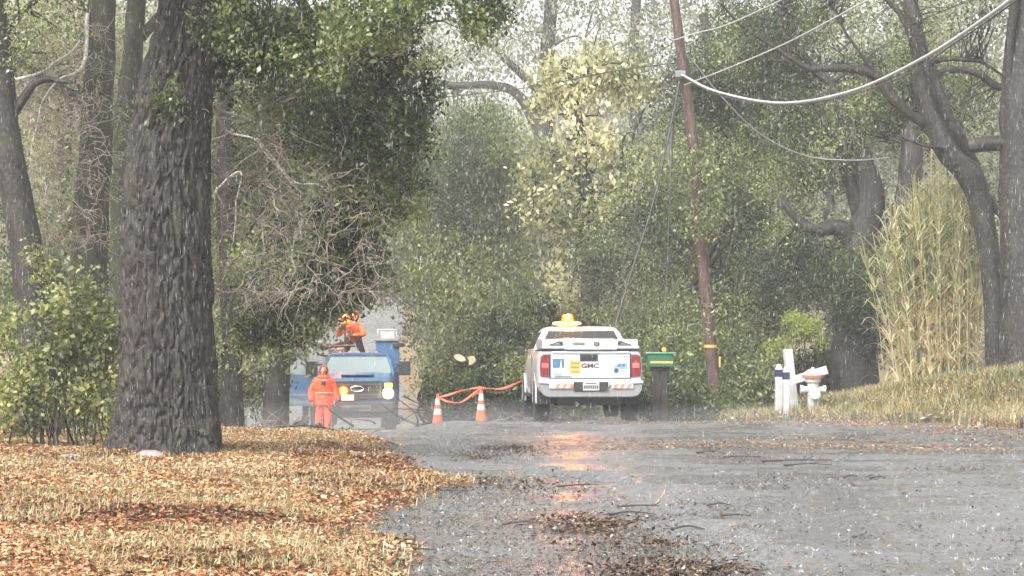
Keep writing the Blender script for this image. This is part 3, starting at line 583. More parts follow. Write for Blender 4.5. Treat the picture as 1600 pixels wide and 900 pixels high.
# ---- giant reed clump
g = np.random.default_rng(80); b = np.array(gnd(1465, 48.6)); root = tag(empty('giant_reed', b), 'tall straw and green giant reed clump with arching blades on the right bank', 'reeds')
acc = Acc(); LV = []; n0 = 0; LF = []; LT = []
for k in range(300):
    bx = b + np.array([g.normal() * .37, g.normal() * .35, 0]); bx[2] = gz(bx[0], bx[1]) - .1
    H = g.uniform(3.0, 5.4) + (1.2 if g.random() < .12 else 0); lean = np.array([(bx[0] - b[0]) * .6 + g.normal() * .22 - .12, g.normal() * .2, 0])
    H *= 1 - 0.16 * abs(lean[0] - .25) ; pts = np.array([bx, bx + lean * .35 + [0, 0, H * .5], bx + lean + [0, 0, H]])
    q = catmull(pts, 9); Vt, Ft = tube_arr(q - b, np.linspace(.013, .005, 9), 4); acc.add(Vt, Ft, np.full(len(Vt), g.uniform(.35, .95)))
    for j in range(20):
        s = q[0] + (q[-1] - q[0]) * 0; f = g.uniform(.05, 1.0) ** .75; s = q[int(f * 8)]; az = g.uniform(0, 2 * math.pi); L = g.uniform(.4, 1.05); dh = np.array([math.cos(az), math.sin(az), 0]); sd_ = np.array([-dh[1], dh[0], 0])
        tt = np.linspace(0, 1, 6)[:, None]; cc = s - b + dh * L * (tt * .8) + np.array([0, 0, 1]) * L * (1.15 * tt - 1.05 * tt ** 2 * g.uniform(.4, 1.15)); wd = .017 * (1 - tt ** 2) + .002
        vv = np.stack([cc + sd_ * wd, cc - sd_ * wd], 1).reshape(-1, 3); ff = np.array([[2 * i_, 2 * i_ + 1, 2 * i_ + 3, 2 * i_ + 2] for i_ in range(5)]) + n0
        LV.append(vv); LF.append(ff); n0 += 12; LT.append(np.full(12, np.clip(.30 + .36 * g.random() + (.40 if f < .55 else 0) + .15 * g.normal(), 0, 1)))
mkobj('stems', acc.mesh('stems', L_reed), root); mkobj('blades', np_mesh('blades', np.vstack(LV), np.vstack(LF), L_reed, np.concatenate(LT)), root)

# ================================================================== VEHICLES
W_paint = simple('white_paint', (0.52, 0.53, 0.54), 0.3, coat=0.6, grime=0.12, scale=2.5)
B_paint = simple('blue_paint', (0.045, 0.125, 0.25), 0.38, coat=0.35, grime=0.25)
K_plas = simple('black_plastic', (0.02, 0.02, 0.021), 0.5); K_rub = simple('tyre_rubber', (0.018, 0.018, 0.018), 0.75, grime=0.4)
K_gls = simple('dark_glass', (0.018, 0.022, 0.022), 0.1, spec=0.4); CHR = simple('chrome', (0.72, 0.73, 0.74), 0.18, 1.0, 0.1)
GRY = simple('grey_metal', (0.20, 0.205, 0.21), 0.45, 0.6); SIL = simple('silver_paint', (0.28, 0.28, 0.28), 0.4, 0.4)
REDL = simple('red_lens', (0.17, 0.008, 0.012), 0.2, coat=0.5); REDL2 = simple('pink_lens', (0.5, 0.13, 0.11), 0.2, coat=0.5)
REDP = simple('red_paint', (0.55, 0.05, 0.04), 0.4); ORGP = simple('orange_sheeting', (0.75, 0.20, 0.10), 0.4, grime=0.1)
ORG = simple('orange_raincoat', (0.92, 0.115, 0.035), 0.4, grime=0.12, scale=9); ORG2 = simple('reflective_band', (0.95, 0.36, 0.24), 0.35)
YEL = simple('yellow_sign', (0.55, 0.38, 0.09), 0.5); DBL = simple('decal_blue', (0.05, 0.14, 0.26), 0.5); LBL = simple('decal_pale_blue', (0.22, 0.34, 0.42), 0.5)
DGY = simple('decal_dark', (0.05, 0.05, 0.055), 0.5); BUR = simple('emblem_red', (0.13, 0.012, 0.015), 0.4); WHT = simple('white_plastic', (0.48, 0.48, 0.47), 0.45, grime=0.25)
GRN = simple('green_box', (0.018, 0.11, 0.05), 0.45); AMB = emis('amber_lamp', (1.0, 0.33, 0.03), 26); AMB2 = emis('amber_lens', (1.0, 0.10, 0.01), .5)
AMBC = emis('amber_lamp_core', (1.0, 0.42, 0.10), 2.0); AMBO = emis('amber_lamp_dome', (1.0, 0.11, 0.008), 0.9); HDL = emis('headlamp_lit', (1.0, 0.66, 0.28), 1.0); HDC = emis('headlamp_core', (1.0, 0.92, 0.75), 6); TRN = emis('turn_lamp_lit', (1.0, 0.62, 0.06), 1.0)
m, n, p = newmat('clear_glass'); p.inputs['Base Color'].default_value = (0.30, 0.37, 0.36, 1); p.inputs['Roughness'].default_value = 0.05; p.inputs['Alpha'].default_value = 0.55; p.inputs['Specular IOR Level'].default_value = 0.9; GLS = m
SKIN = simple('skin', (0.45, 0.26, 0.18), 0.55); CLO = simple('black_clothes', (0.02, 0.021, 0.024), 0.7); BOOT = simple('dark_boots', (0.02, 0.018, 0.016), 0.5)

def wheel(name, parent, x, y, r, wd, side):
    """tyre with a rim as its own child; axle along x; side +1 shows the rim at +x"""
    t = MB().lathe([(r * .62, -wd / 2), (r * .93, -wd / 2), (r, -wd * .38), (r, wd * .38), (r * .93, wd / 2), (r * .62, wd / 2)], (0, 0, 0), 'x', 40)
    for k in range(30):
        a = 2 * math.pi * k / 30; c, s_ = math.cos(a), math.sin(a)
        for sg in (-1, 1):
            q = []
            for (rr, aa) in ((r * .995, -.07), (r * 1.018, -.07), (r * 1.018, .05), (r * .995, .05)):
                q.append((rr * math.cos(a + aa + sg * .04), rr * math.sin(a + aa + sg * .04)))
            t.prism(q, 'x', sg * wd * .06, sg * wd * .42)
    o = t.build('wheel', K_rub, parent, loc=(x, y, r))
    b = MB().lathe([(.02, wd * .42 * side), (r * .16, wd * .42 * side), (r * .22, wd * .34 * side), (r * .5, wd * .30 * side), (r * .6, wd * .47 * side), (r * .63, wd * .505 * side), (r * .63, 0), (.02, 0)], (0, 0, 0), 'x', 30)
    b.build('rim', SIL, o); return o
def halfring(y, pts): return [(x, y, z) for x, z in pts] + [(-x, y, z) for x, z in pts[::-1]]
def text_mesh(txt, size, extrude, name, mat, parent, loc, rot, sx=1.0, bold=0.0):
    cu = bpy.data.curves.new(name, 'FONT'); cu.body = txt; cu.size = size; cu.extrude = extrude; cu.align_x = 'CENTER'; cu.offset = bold
    tmp = bpy.data.objects.new('tmp', cu); COL.objects.link(tmp); dg = bpy.context.evaluated_depsgraph_get()
    me = bpy.data.meshes.new_from_object(tmp.evaluated_get(dg)); bpy.data.objects.remove(tmp); me.materials.clear(); me.materials.append(mat); me.name = name
    o = mkobj(name, me, parent, loc); o.rotation_euler = rot; o.scale = (sx, 1, 1); return o

# ---- white pickup, seen from behind (local +y = forward)
px0, py0 = 1.49, 41.6
tr = empty('pickup_truck', (px0, py0, gz(px0, py0 + 1.2) + .07), R(2.9)); tr.rotation_euler = (R(-.8), 0, R(2.9))
tag(tr, 'white pickup truck seen from behind with lit amber roof beacon and stickers on its tailgate', 'pickup truck')
def bring(y, w_, zt, zb=.50): return halfring(y, [(w_ * .90, zb), (w_ * .965, zb + .05), (w_, zb + .22), (w_ * 1.0, zb + .50), (w_ * .985, zt - .12), (w_ * .955, zt - .03), (w_ * .92, zt)])
body = MB().loft([bring(0.02, .965, 1.345, .60), bring(.10, .995, 1.36, .55), bring(.5, 1.0, 1.365, .52), bring(1.98, 1.0, 1.375, .48)])
body.loft([bring(2.0, .995, 1.36, .46), bring(4.2, .985, 1.34, .46), bring(4.45, .98, 1.31, .46), bring(5.3, .95, 1.24, .46), bring(5.7, .88, 1.10, .46)])
def fl(y): # wheel flare
    for s_ in (-1, 1):
        th = np.linspace(-.15, math.pi + .15, 15); arc = [(y + .51 * math.cos(a), .42 + .51 * math.sin(a)) for a in th]; arc2 = [(y + .46 * math.cos(a), .42 + .46 * math.sin(a)) for a in th]
        body.prism(arc + arc2[::-1], 'x', s_ * .97, s_ * 1.010)
fl(1.18); fl(4.82)
body.build('body', W_paint, tr, bevel=.012)
cab = []
for z, hw, y0_, y1_ in ((1.30, .955, 2.02, 4.55), (1.42, .94, 2.03, 4.42), (1.60, .86, 2.09, 4.05), (1.76, .775, 2.17, 3.72), (1.835, .715, 2.26, 3.5), (1.86, .6, 2.42, 3.3)):
    c = .12; cab.append([(hw, y0_ + c, z), (hw - c, y0_, z), (-hw + c, y0_, z), (-hw, y0_ + c, z), (-hw, y1_ - c, z), (-hw + c, y1_, z), (hw - c, y1_, z), (hw, y1_ - c, z)])
MB().loft(cab).build('cab', W_paint, tr, bevel=.02)
def rp(x, z, o=.006):  # point on the sloping back of the cab
    y = np.interp(z, [1.30, 1.42, 1.60, 1.76, 1.835], [2.02, 2.03, 2.09, 2.17, 2.26]); return (x, y - o, z)
rw_ = MB()
for (xa, za), (xb, zb_) in (((.81, 1.43), (.735, 1.60)), ((.735, 1.60), (.655, 1.768))):
    rw_.poly([rp(-xa, za, .024), rp(xa, za, .024), rp(xb, zb_, .024), rp(-xb, zb_, .024), rp(-xa, za, -.01), rp(xa, za, -.01), rp(xb, zb_, -.01), rp(-xb, zb_, -.01)], [(0, 1, 2, 3), (4, 5, 1, 0), (3, 2, 6, 7), (0, 3, 7, 4), (1, 5, 6, 2)])
rw_.build('rear_window', K_gls, tr, smooth=False)
for s_ in (-1, 1):
    for y0_, y1_ in ((2.35, 3.1), (3.18, 4.1)):
        q = [(s_ * .948, y0_, 1.42), (s_ * .948, y1_ + .12, 1.42), (s_ * .868, y1_ - .05, 1.60), (s_ * .79, y1_ - .25 if y1_ > 3.5 else y1_, 1.75), (s_ * .79, y0_ + .03, 1.75), (s_ * .868, y0_, 1.60)]
        MB().loft([q, [(x - s_ * .012, y, z) for x, y, z in q]]).build('side_window', K_gls, tr, smooth=False)
    mr = MB().box(min(s_ * 1.02, s_ * 1.17), max(s_ * 1.02, s_ * 1.17), 3.95, 4.05, 1.30, 1.47).box(min(s_ * .95, s_ * 1.04), max(s_ * .95, s_ * 1.04), 3.97, 4.03, 1.34, 1.38).build('mirror', K_plas, tr, bevel=.03)
    MB().box(min(s_ * 1.0, s_ * 1.03), max(s_ * 1.0, s_ * 1.03), 2.0, 4.4, .46, .52).build('side_step', K_plas, tr)
    MB().box(min(s_ * .99, s_ * 1.0025), max(s_ * .99, s_ * 1.0025), 1.99, 2.012, .55, 1.3).build('bed_gap', K_plas, tr)
    wheel('wheel', tr, s_ * .86, 1.18, .41, .29, s_); wheel('wheel', tr, s_ * .86, 4.82, .41, .29, s_)
    tl = MB().prism([(s_ * .775, .845), (s_ * .955, .865), (s_ * .965, 1.06), (s_ * .95, 1.24), (s_ * .90, 1.285), (s_ * .78, 1.285)], 'y', -.012, .12).build('taillight', REDL, tr, bevel=.012)
    MB().box(min(s_ * .80, s_ * .93), max(s_ * .80, s_ * .93), -.017, -.01, 1.03, 1.12).build('reverse_lens', REDL2, tl)
    MB().box(min(s_ * .66, s_ * .98), max(s_ * .66, s_ * .98), .3, .62, .34, .75).build('mud_flap', K_rub, tr)
# tailgate
tg = MB().box(-.755, .755, -.012, .05, .835, 1.335).box(-.74, .74, -.035, .02, 1.295, 1.345).build('tailgate', W_paint, tr, bevel=.015)
MB().box(-.775, .775, .012, .03, .815, 1.30).build('tailgate_gap', K_plas, tr)
MB().box(-.20, .20 - .06, -.028, -.011, 1.155, 1.285).build('handle_bezel', K_plas, tg, bevel=.02)
MB().box(-.15, .09, -.036, -.026, 1.185, 1.255).build('tailgate_handle', K_gls, tg, bevel=.01)
text_mesh('GMC', .115, .004, 'badge', DGY, tg, (-.005, -.014, 1.030), (R(90), 0, 0), 1.35, .0035)
text_mesh('GMC', .115, .003, 'badge_fill', BUR, tg, (-.005, -.0195, 1.030), (R(90), 0, 0), 1.35, .0)
y_ = -.0135
def dec(mb, nm, mat, dy=0): return mb.build(nm, mat, tg, smooth=False, loc=(0, -dy, 0))
dec(MB().box(-.72, -.50, y_ - .001, y_, 1.03, 1.20), 'sail_sticker_sky', DBL); dec(MB().box(-.72, -.50, y_ - .001, y_, .875, 1.027), 'sail_sticker_sea', WHT)
dec(MB().prism([(-.595, .93), (-.535, .93), (-.56, 1.19)], 'y', y_ - .004, y_ - .002).prism([(-.71, .96), (-.65, 1.01), (-.60, .95), (-.66, .90)], 'y', y_ - .004, y_ - .002), 'sail_sticker_sail', simple('decal_white', (.72, .75, .76), .4))
dec(MB().prism([(-.70, .90), (-.66, .945), (-.62, .90), (-.58, .93), (-.53, .885), (-.60, .88)], 'y', y_ - .006, y_ - .0045), 'sail_sticker_waves', LBL)
dec(MB().box(-.40, -.185, y_ - .001, y_, .915, 1.165), 'yellow_placard', YEL)
dec(MB().box(-.375, -.21, y_ - .003, y_ - .002, 1.10, 1.135).box(-.375, -.21, y_ - .003, y_ - .002, 1.02, 1.06).box(-.36, -.22, y_ - .003, y_ - .002, .94, .97), 'placard_lines', simple('decal_brown', (.28, .20, .08), .5))
tw_ = MB()
for k in range(13): x = .33 + k * .034; tw_.box(x, x + .022 + .006 * math.sin(k * 5), y_ - .001, y_, 1.222 + .008 * (k < 3), 1.25)
dec(tw_, 'tailgate_writing', LBL)
dec(MB().prism([(.43, 1.0), (.47, 1.09), (.55, 1.12), (.67, 1.115), (.70, 1.13), (.71, 1.0)], 'y', y_ - .001, y_), 'car_sticker', LBL)
dec(MB().prism([(.50, 1.05), (.53, 1.095), (.58, 1.10), (.58, 1.05)], 'y', y_ - .003, y_ - .002).box(.60, .66, y_ - .003, y_ - .002, 1.05, 1.10), 'car_sticker_windows', DBL)
dec(MB().lathe([(.045, y_ - .003), (.045, y_ - .001)], (.49, 0, .975), 'y', 20).box(.44, .72, y_ - .003, y_ - .001, .962, .972), 'car_sticker_wheel', DGY)
dec(MB().box(-.68, -.36, y_ - .003, y_ + .002, .853, .868), 'model_badge', DGY)
# bumper
MB().box(-.80, .80, .0, .12, .745, .82).build('lower_sill', W_paint, tr, bevel=.01)
MB().prism([(-1.0, .775), (-.99, .735), (-.36, .70), (-.30, .60), (.30, .60), (.36, .70), (.99, .735), (1.0, .775), (.95, .80), (-.95, .80)], 'y', -.14, .05).build('bumper_step', W_paint, tr, bevel=.012)
bp = MB().prism([(-.90, .50), (-.80, .47), (.80, .47), (.90, .50), (.97, .60), (.985, .735), (-.985, .735), (-.97, .60)], 'y', -.11, .06).build('bumper', SIL, tr, bevel=.02)
MB().box(-.33, .33, -.147, -.10, .585, .765).build('plate_recess', K_plas, tr, bevel=.01)
pl = MB().box(-.155, .155, -.158, -.149, .60, .76).build('licence_plate', WHT, tr, bevel=.004)
q = MB()
for k in range(7): q.box(-.135 + k * .040, -.135 + k * .040 + .027, -.161, -.159, .635, .70)
q.box(-.10, .10, -.161, -.159, .725, .742); q.build('plate_marks', DGY, pl, smooth=False)
for s_ in (-1, 1):
    st = MB().box(min(s_ * .385, s_ * .80), max(s_ * .385, s_ * .80), -.150, -.141, .64, .728).build('reflector_strip', WHT, tr, smooth=False)
    q = MB()
    for k in range(3):
        x = .42 + k * .13; q.prism([(s_ * x - .0, .644), (s_ * x + .055, .644), (s_ * x + .095, .724), (s_ * x + .04, .724)], 'y', -.153, -.151)
    q.build('red_stripes', ORGP, st, smooth=False)
MB().box(-.62, .62, .15, 5.2, .33, .56).box(-.62, .62, .9, 1.1, .30, .42).build('underbody', K_plas, tr)
MB().tube([(-.25, .3, .34), (-.25, .02, .34)], .035).build('exhaust_pipe', GRY, tr)
# hard bed cover
cv = MB().prism([(.0, 1.372), (-.02, 1.40), (.10, 1.53), (.5, 1.585), (1.9, 1.60), (1.95, 1.375)], 'x', -.90, .90).build('bed_cover', W_paint, tr, bevel=.025)
MB().box(-.945, .945, -.01, 1.96, 1.366, 1.383).build('cover_seal', K_plas, tr)
MB().prism([(-.06, 1.362), (-.085, 1.395), (.06, 1.555), (.5, 1.60), (.5, 1.37)], 'x', -.50, .50).build('cover_centre', W_paint, cv, bevel=.02)
for s_ in (-1, 1):
    MB().box(min(s_ * .515, s_ * .93), max(s_ * .515, s_ * .93), -.045, .0, 1.395, 1.445).build('cover_lip', W_paint, cv, bevel=.01)
    y1 = .055
    MB().prism([(s_ * .525, 1.455), (s_ * .525, 1.53), (s_ * .60, 1.535), (s_ * .80, 1.462)], 'y', .0, .03).build('cover_recess', K_plas, cv, smooth=False)
    MB().prism([(s_ * .56, 1.465), (s_ * .60, 1.515), (s_ * .74, 1.467)], 'y', -.006, -.002).build('recess_panel', GRY, cv, smooth=False)
    MB().box(min(s_ * .86, s_ * .915), max(s_ * .86, s_ * .915), .05, 1.9, 1.40, 1.57).build('cover_rail', W_paint, cv, bevel=.015)
MB().box(-.34, -.11, -.052, -.03, 1.475, 1.515).build('cover_latch', GRY, cv)
MB().prism([(.06, 1.52), (.17, 1.52), (.17, 1.46), (.115, 1.425), (.06, 1.46)], 'y', -.058, -.03).build('shield_badge', DGY, cv, smooth=False)
MB().prism([(.08, 1.505), (.15, 1.505), (.15, 1.468), (.115, 1.445), (.08, 1.468)], 'y', -.062, -.059).build('shield_centre', GRY, cv, smooth=False)
# roof beacon
lb = MB().prism([(-.56, 1.90), (-.52, 1.885), (-.04, 1.885), (.02, 1.90), (.02, 1.935), (-.02, 1.95), (-.54, 1.95)], 'y', 2.3, 2.6).build('light_bar', WHT, tr, bevel=.01)
MB().box(-.46, -.06, 2.293, 2.6, 1.80, 1.886).build('amber_panel', AMB2, lb, bevel=.015)
MB().lathe([(.10, 1.99), (.115, 2.01), (.11, 2.07), (.09, 2.10), (.0, 2.105)], (-.25, 2.42, 0), 'z', 24).build('beacon', AMBO, lb)
MB().lathe([(.0, -.128), (.05, -.122), (.062, -.10), (.062, -.05)], (-.25, 2.42, 2.045), 'y', 20).build('beacon_core', AMBC, lb)
MB().lathe([(.10, 1.951), (.13, 1.955), (.13, 2.0), (.09, 2.005)], (-.25, 2.42, 0), 'z', 24).build('beacon_ring', AMBO, lb)

# ---- blue utility truck facing us (local +y points away from the camera)
bx, byy = -4.10, 58.0
bt = empty('utility_truck', (bx, byy, gz(bx, byy + 1) + .0), R(3.0))
tag(bt, 'blue utility truck facing the camera with a lit headlamp and its passenger door open', 'utility truck')
def fr(y, w_, zt, zb): return halfring(y, [(w_ * .93, zb), (w_, zb + .12), (w_, (zb + zt) / 2 + .1), (w_ * .96, zt - .09), (w_ * .86, zt), (w_ * .4, zt + .03)])
MB().loft([fr(.12, .93, 1.34, .78), fr(.2, .985, 1.40, .62), fr(.8, 1.01, 1.46, .60), fr(1.5, 1.01, 1.54, .60)]).build('hood', B_paint, bt, bevel=.02)
MB().prism([(-.45, 1.49), (-.40, 1.55), (.40, 1.55), (.45, 1.49)], 'y', .35, 1.4).build('hood_bulge', B_paint, bt, bevel=.03)
gr_ = MB().box(-.66, .66, .03, .15, .87, 1.36).build('grille', K_plas, bt, bevel=.02)
q = MB()
for z in (.98, 1.10, 1.25): q.box(-.60, .60, .015, .04, z, z + .035)
q.box(-.63, -.60, .012, .04, .9, 1.33).box(.60, .63, .012, .04, .9, 1.33); q.build('grille_bars', simple('dark_chrome', (.12, .12, .125), .3, .6), gr_)
th = np.linspace(0, 2 * math.pi, 25)
MB().tube([(.17 * math.cos(a), .0, 1.15 + .07 * math.sin(a)) for a in th], .012, 6).build('oval_badge', CHR, gr_)
for s_ in (-1, 1):
    hb_ = MB().prism([(s_ * .69, .86), (s_ * .97, .86), (s_ * .98, 1.30), (s_ * .90, 1.34), (s_ * .69, 1.34)], 'y', .05, .3).build('headlight', K_plas, bt, bevel=.02)
    MB().lathe([(.155, .02), (.15, -.01), (.08, -.04), (.0, -.05)], (s_ * .82, .03, 1.03), 'y', 24).build('lamp', HDL if s_ > 0 else SIL, hb_)
    if s_ > 0: MB().lathe([(.10, -.045), (.09, -.07), (.0, -.075)], (s_ * .82, .03, 1.03), 'y', 24).build('lamp_core', HDC, hb_)
    MB().box(min(s_ * .72, s_ * .93), max(s_ * .72, s_ * .93), .035, .06, 1.19, 1.30).build('turn_lamp', TRN if s_ > 0 else AMB2, hb_, bevel=.02)
    wheel('wheel', bt, s_ * .88, 1.0, .43, .30, s_); wheel('wheel', bt, s_ * .88, 5.1, .43, .42, s_)
    # mirrors
    MB().box(min(s_ * 1.10, s_ * 1.42), max(s_ * 1.10, s_ * 1.42), 1.50, 1.60, 1.48, 1.86).tube([(s_ * .98, 1.6, 1.55), (s_ * 1.15, 1.56, 1.58)], .03).tube([(s_ * .98, 1.65, 1.78), (s_ * 1.15, 1.56, 1.76)], .03).build('mirror', K_plas, bt, bevel=.04)
so = MB().lathe([(.12, .0), (.12, -.02), (.0, -.022)], (-.36, .03, 1.10), 'y', 20).build('grille_strobe', AMBO, bt); MB().lathe([(.06, -.024), (.05, -.05), (.0, -.055)], (-.36, .03, 1.10), 'y', 20).build('strobe_core', AMBC, so)
MB().prism([(-1.0, .62), (-.98, .80), (.98, .80), (1.0, .62), (.9, .52), (-.9, .52)], 'y', -.08, .2).build('bumper', K_plas, bt, bevel=.03)
MB().box(-.42, .32, -.10, -.07, .66, .72).box(.05, .36, -.12, -.08, .57, .60).box(.05, .36, -.12, -.08, .70, .73).box(.33, .36, -.12, -.08, .60, .70).build('winch_plate', GRY, bt)
MB().box(-.42, -.08, -.02, .01, .84, .99).build('licence_plate', simple('pinkish_plate', (.62, .50, .52), .4), bt)
MB().box(-.85, .85, .15, 6.0, .38, .60).build('frame', K_plas, bt)
for s_ in (-1, 1): MB().prism([(s_ * .62, .1), (s_ * 1.02, .1), (s_ * 1.0, .62), (s_ * .66, .62)], 'y', .62, .66).build('mud_guard', K_rub, bt)
# cab as pillars, roof and panes (one can see through it)
cb = MB()
for s_ in (-1, 1):
    cb.tube([(s_ * .96, 1.45, 1.50), (s_ * .88, 1.85, 1.82), (s_ * .79, 2.10, 2.03)], .045, 8)
    cb.tube([(s_ * .97, 2.75, 1.2), (s_ * .93, 2.78, 1.6), (s_ * .80, 2.75, 2.03)], .06, 8)
cb.prism([(-.80, 2.0), (-.74, 2.075), (-.3, 2.10), (.3, 2.10), (.74, 2.075), (.80, 2.0)], 'y', 2.02, 2.82)
cb.box(-.98, .98, 2.74, 2.80, .60, 1.55).box(-.98, .98, 1.4, 1.5, .60, 1.52).box(-.96, .96, 1.45, 2.78, .58, .66)
cb.build('cab', B_paint, bt, bevel=.02)
ws = [(-.90, 1.47, 1.54), (.90, 1.47, 1.54), (.86, 1.72, 1.74), (.76, 2.06, 2.00), (-.76, 2.06, 2.00), (-.86, 1.72, 1.74)]
MB().loft([ws, [(x, y + .008, z - .004) for x, y, z in ws]]).build('windscreen', GLS, bt, smooth=False)
rw = [(-.80, 2.77, 1.56), (.80, 2.77, 1.56), (.72, 2.77, 1.98), (-.72, 2.77, 1.98)]
MB().loft([rw, [(x, y + .008, z) for x, y, z in rw]]).build('rear_window', GLS, bt, smooth=False)
for x in (-.80, .25): MB().box(x, x + .55, 2.2, 2.6, .7, 1.25).box(x, x + .55, 2.5, 2.65, 1.2, 1.62).build('seat', simple('grey_seat', (.10, .10, .10), .8), bt, bevel=.05)
MB().tube([(.5 + .18 * math.cos(a), 1.95 + .05 * math.sin(a), 1.50 + .17 * math.sin(a)) for a in th], .015, 6).build('steering_wheel', K_plas, bt)
dd = MB().box(.95, 1.0, 1.5, 2.74, .62, 1.50).tube([(.97, 1.5, 1.50), (.90, 1.88, 1.85), (.81, 2.12, 2.03), (.80, 2.70, 2.03), (.95, 2.74, 1.50)], .03, 6).build('door', B_paint, bt, bevel=.015)
MB().box(.945, .952, 1.62, 2.68, 1.50, 1.52).build('door_sill', K_plas, dd)
hinge = empty('passenger_door', (-1.02, 1.5, 0), R(62), bt)
# opened door: local +y from hinge to latch
od = MB().box(-.035, .03, .0, 1.20, .64, 1.50).tube([(0, .02, 1.50), (0, .38, 1.83), (0, .62, 2.02), (0, 1.12, 2.02), (0, 1.18, 1.96), (0, 1.19, 1.50)], .036, 8)
od.build('door_shell', B_paint, hinge, bevel=.015)
q = [(0, .10, 1.52), (0, 1.15, 1.52), (0, 1.12, 1.99), (0, .64, 1.99), (0, .40, 1.80)]
MB().loft([q, [(x + .006, y, z) for x, y, z in q]]).build('door_glass', GLS, hinge, smooth=False)
MB().box(-.045, -.036, .1, 1.1, .70, .80).box(-.05, -.036, .35, .95, .92, .97).build('door_trim', simple('worn_green_trim', (.16, .20, .20), .5), hinge)
# clearance lamps and roof gear
for x in (-.5, -.25, 0, .25, .5): MB().lathe([(.035, 2.09), (.03, 2.12), (0, 2.13)], (x, 2.15, 0), 'z', 10).build('roof_lamp', AMB2, bt)
MB().box(-1.0, 1.0, 2.95, 6.2, .86, .98).build('bed_deck', GRY, bt)
bxx = MB().box(.45, 1.12, 3.1, 5.6, .70, 2.40).build('tool_box', B_paint, bt, bevel=.03)
MB().box(.40, 1.17, 3.05, 5.65, 2.40, 2.45).build('tool_box_lid', GRY, bxx, bevel=.01)
MB().box(.95, 1.25, 3.0, 3.1, 2.24, 2.36).build('tool_box_latch', K_plas, bxx, bevel=.02)
MB().box(-1.12, -.55, 3.1, 5.6, .80, 1.75).build('side_locker', B_paint, bt, bevel=.03)
rk = MB()
for x in (.52, 1.04):
    rk.tube([(x, 3.2, 2.45), (x, 3.2, 2.72), (x, 5.2, 2.72)], .025)
rk.tube([(.52, 3.2, 2.72), (1.04, 3.2, 2.72)], .025); rk.box(.60, .98, 3.17, 3.22, 2.48, 2.68); rk.build('ladder_rack', WHT, bt)
rk = MB().tube([(-1.0, 2.95, 1.7), (-1.0, 2.95, 2.25), (-.1, 2.95, 2.28)], .035).tube([(-.95, 3.0, 2.2), (-.5, 3.6, 2.35), (-.2, 4.2, 2.3)], .05)
rk.build('headache_rack', K_plas, bt)
q = MB(); q.tube([(-.92 + .3 * math.cos(a) * (1 + .06 * k / 6), 3.3 + .12 * (k % 3), 2.15 + .16 * math.sin(a)) for k in range(4) for a in np.linspace(0, 2 * math.pi, 12)], .03, 6); q.build('hose_coil', K_rub, bt)
MB().box(-.85, -.45, 2.98, 3.3, 2.05, 2.2).box(-1.15, -.9, 3.0, 3.2, 2.15, 2.4).build('gear_boxes', GRY, bt, bevel=.03)
# amber beacon on a stalk, two posts of the lift standing behind the cab
MB().tube([(-.40, 3.4, .98), (-.40, 3.4, 2.92)], .03).build('beacon_stalk', K_plas, bt)
MB().lathe([(.10, 2.95), (.12, 3.0), (.11, 3.12), (.06, 3.17), (0, 3.18)], (-.40, 3.4, 0), 'z', 20).build('beacon', AMBO, bt)
MB().lathe([(.0, -.15), (.06, -.14), (.075, -.11), (.075, -.05)], (-.40, 3.4, 3.07), 'y', 20).build('beacon_core', AMBC, bt)
MB().lathe([(.16, 2.90), (.18, 2.94), (.16, 3.02), (.12, 3.02)], (-.40, 3.4, 0), 'z', 20).build('beacon_ring', AMBO, bt)
MB().box(-.15, .42, 3.7, 4.7, .98, 1.62).build('standing_step', GRY, bt)

# lamps that really are lit
def lamp(name, loc, parent, col, e, r=.08):
    d = bpy.data.lights.new(name, 'POINT'); d.energy = e; d.color = col; d.shadow_soft_size = r; o = bpy.data.objects.new(name, d); COL.objects.link(o); o.parent = parent; o.location = loc
lamp('beacon_glow', (-.25, 2.20, 2.12), tr, (1, .27, .03), 55, .08)
lamp('beacon_glow', (-.40, 3.15, 3.12), bt, (1, .27, .03), 90, .12)
lamp('headlamp_glow', (.82, -.45, 1.03), bt, (1, .85, .6), 10, .12)
lamp('strobe_glow', (-.36, -.15, 1.10), bt, (1, .36, .05), 5, .08)

# ================================================================== PEOPLE (voxel-joined tapered capsules, one surface per body or garment)
def caps(mb, a, b, ra, rb, seg=14):
    a = np.array(a, float); b = np.array(b, float); d = b - a; L = np.linalg.norm(d); d = d / (L + 1e-9)
    path = []; rad = []
    for t in (-.98, -.8, -.5, 0): path.append(a + d * ra * t); rad.append(ra * math.sqrt(max(1 - t * t, .01)))
    for t in (0, .5, .8, .98): path.append(b + d * rb * t); rad.append(rb * math.sqrt(max(1 - t * t, .01)))
    V, Fq = tube_arr(np.array(path), np.array(rad), seg); k = len(path)
    mb.poly(V, [tuple(f) for f in Fq] + [tuple(range(seg)), tuple(range((k - 1) * seg, k * seg))])
def ell(mb, c, r, seg=16):
    pr = [(math.sin(a), math.cos(a)) for a in np.linspace(0.05, math.pi - .05, 12)]; rings = [[(c[0] + r[0] * s_ * math.cos(t), c[1] + r[1] * s_ * math.sin(t), c[2] + r[2] * h) for t in np.linspace(0, 2 * math.pi, seg, endpoint=False)] for s_, h in pr]
    mb.loft(rings)
def blob(mb, name, mat, parent, vox=.011, sm=4):
    o = mb.build(name, mat, parent); m = o.modifiers.new('remesh', 'REMESH'); m.mode = 'VOXEL'; m.voxel_size = vox; m.use_smooth_shade = True
    s_ = o.modifiers.new('smooth', 'SMOOTH'); s_.factor = .5; s_.iterations = sm; return o
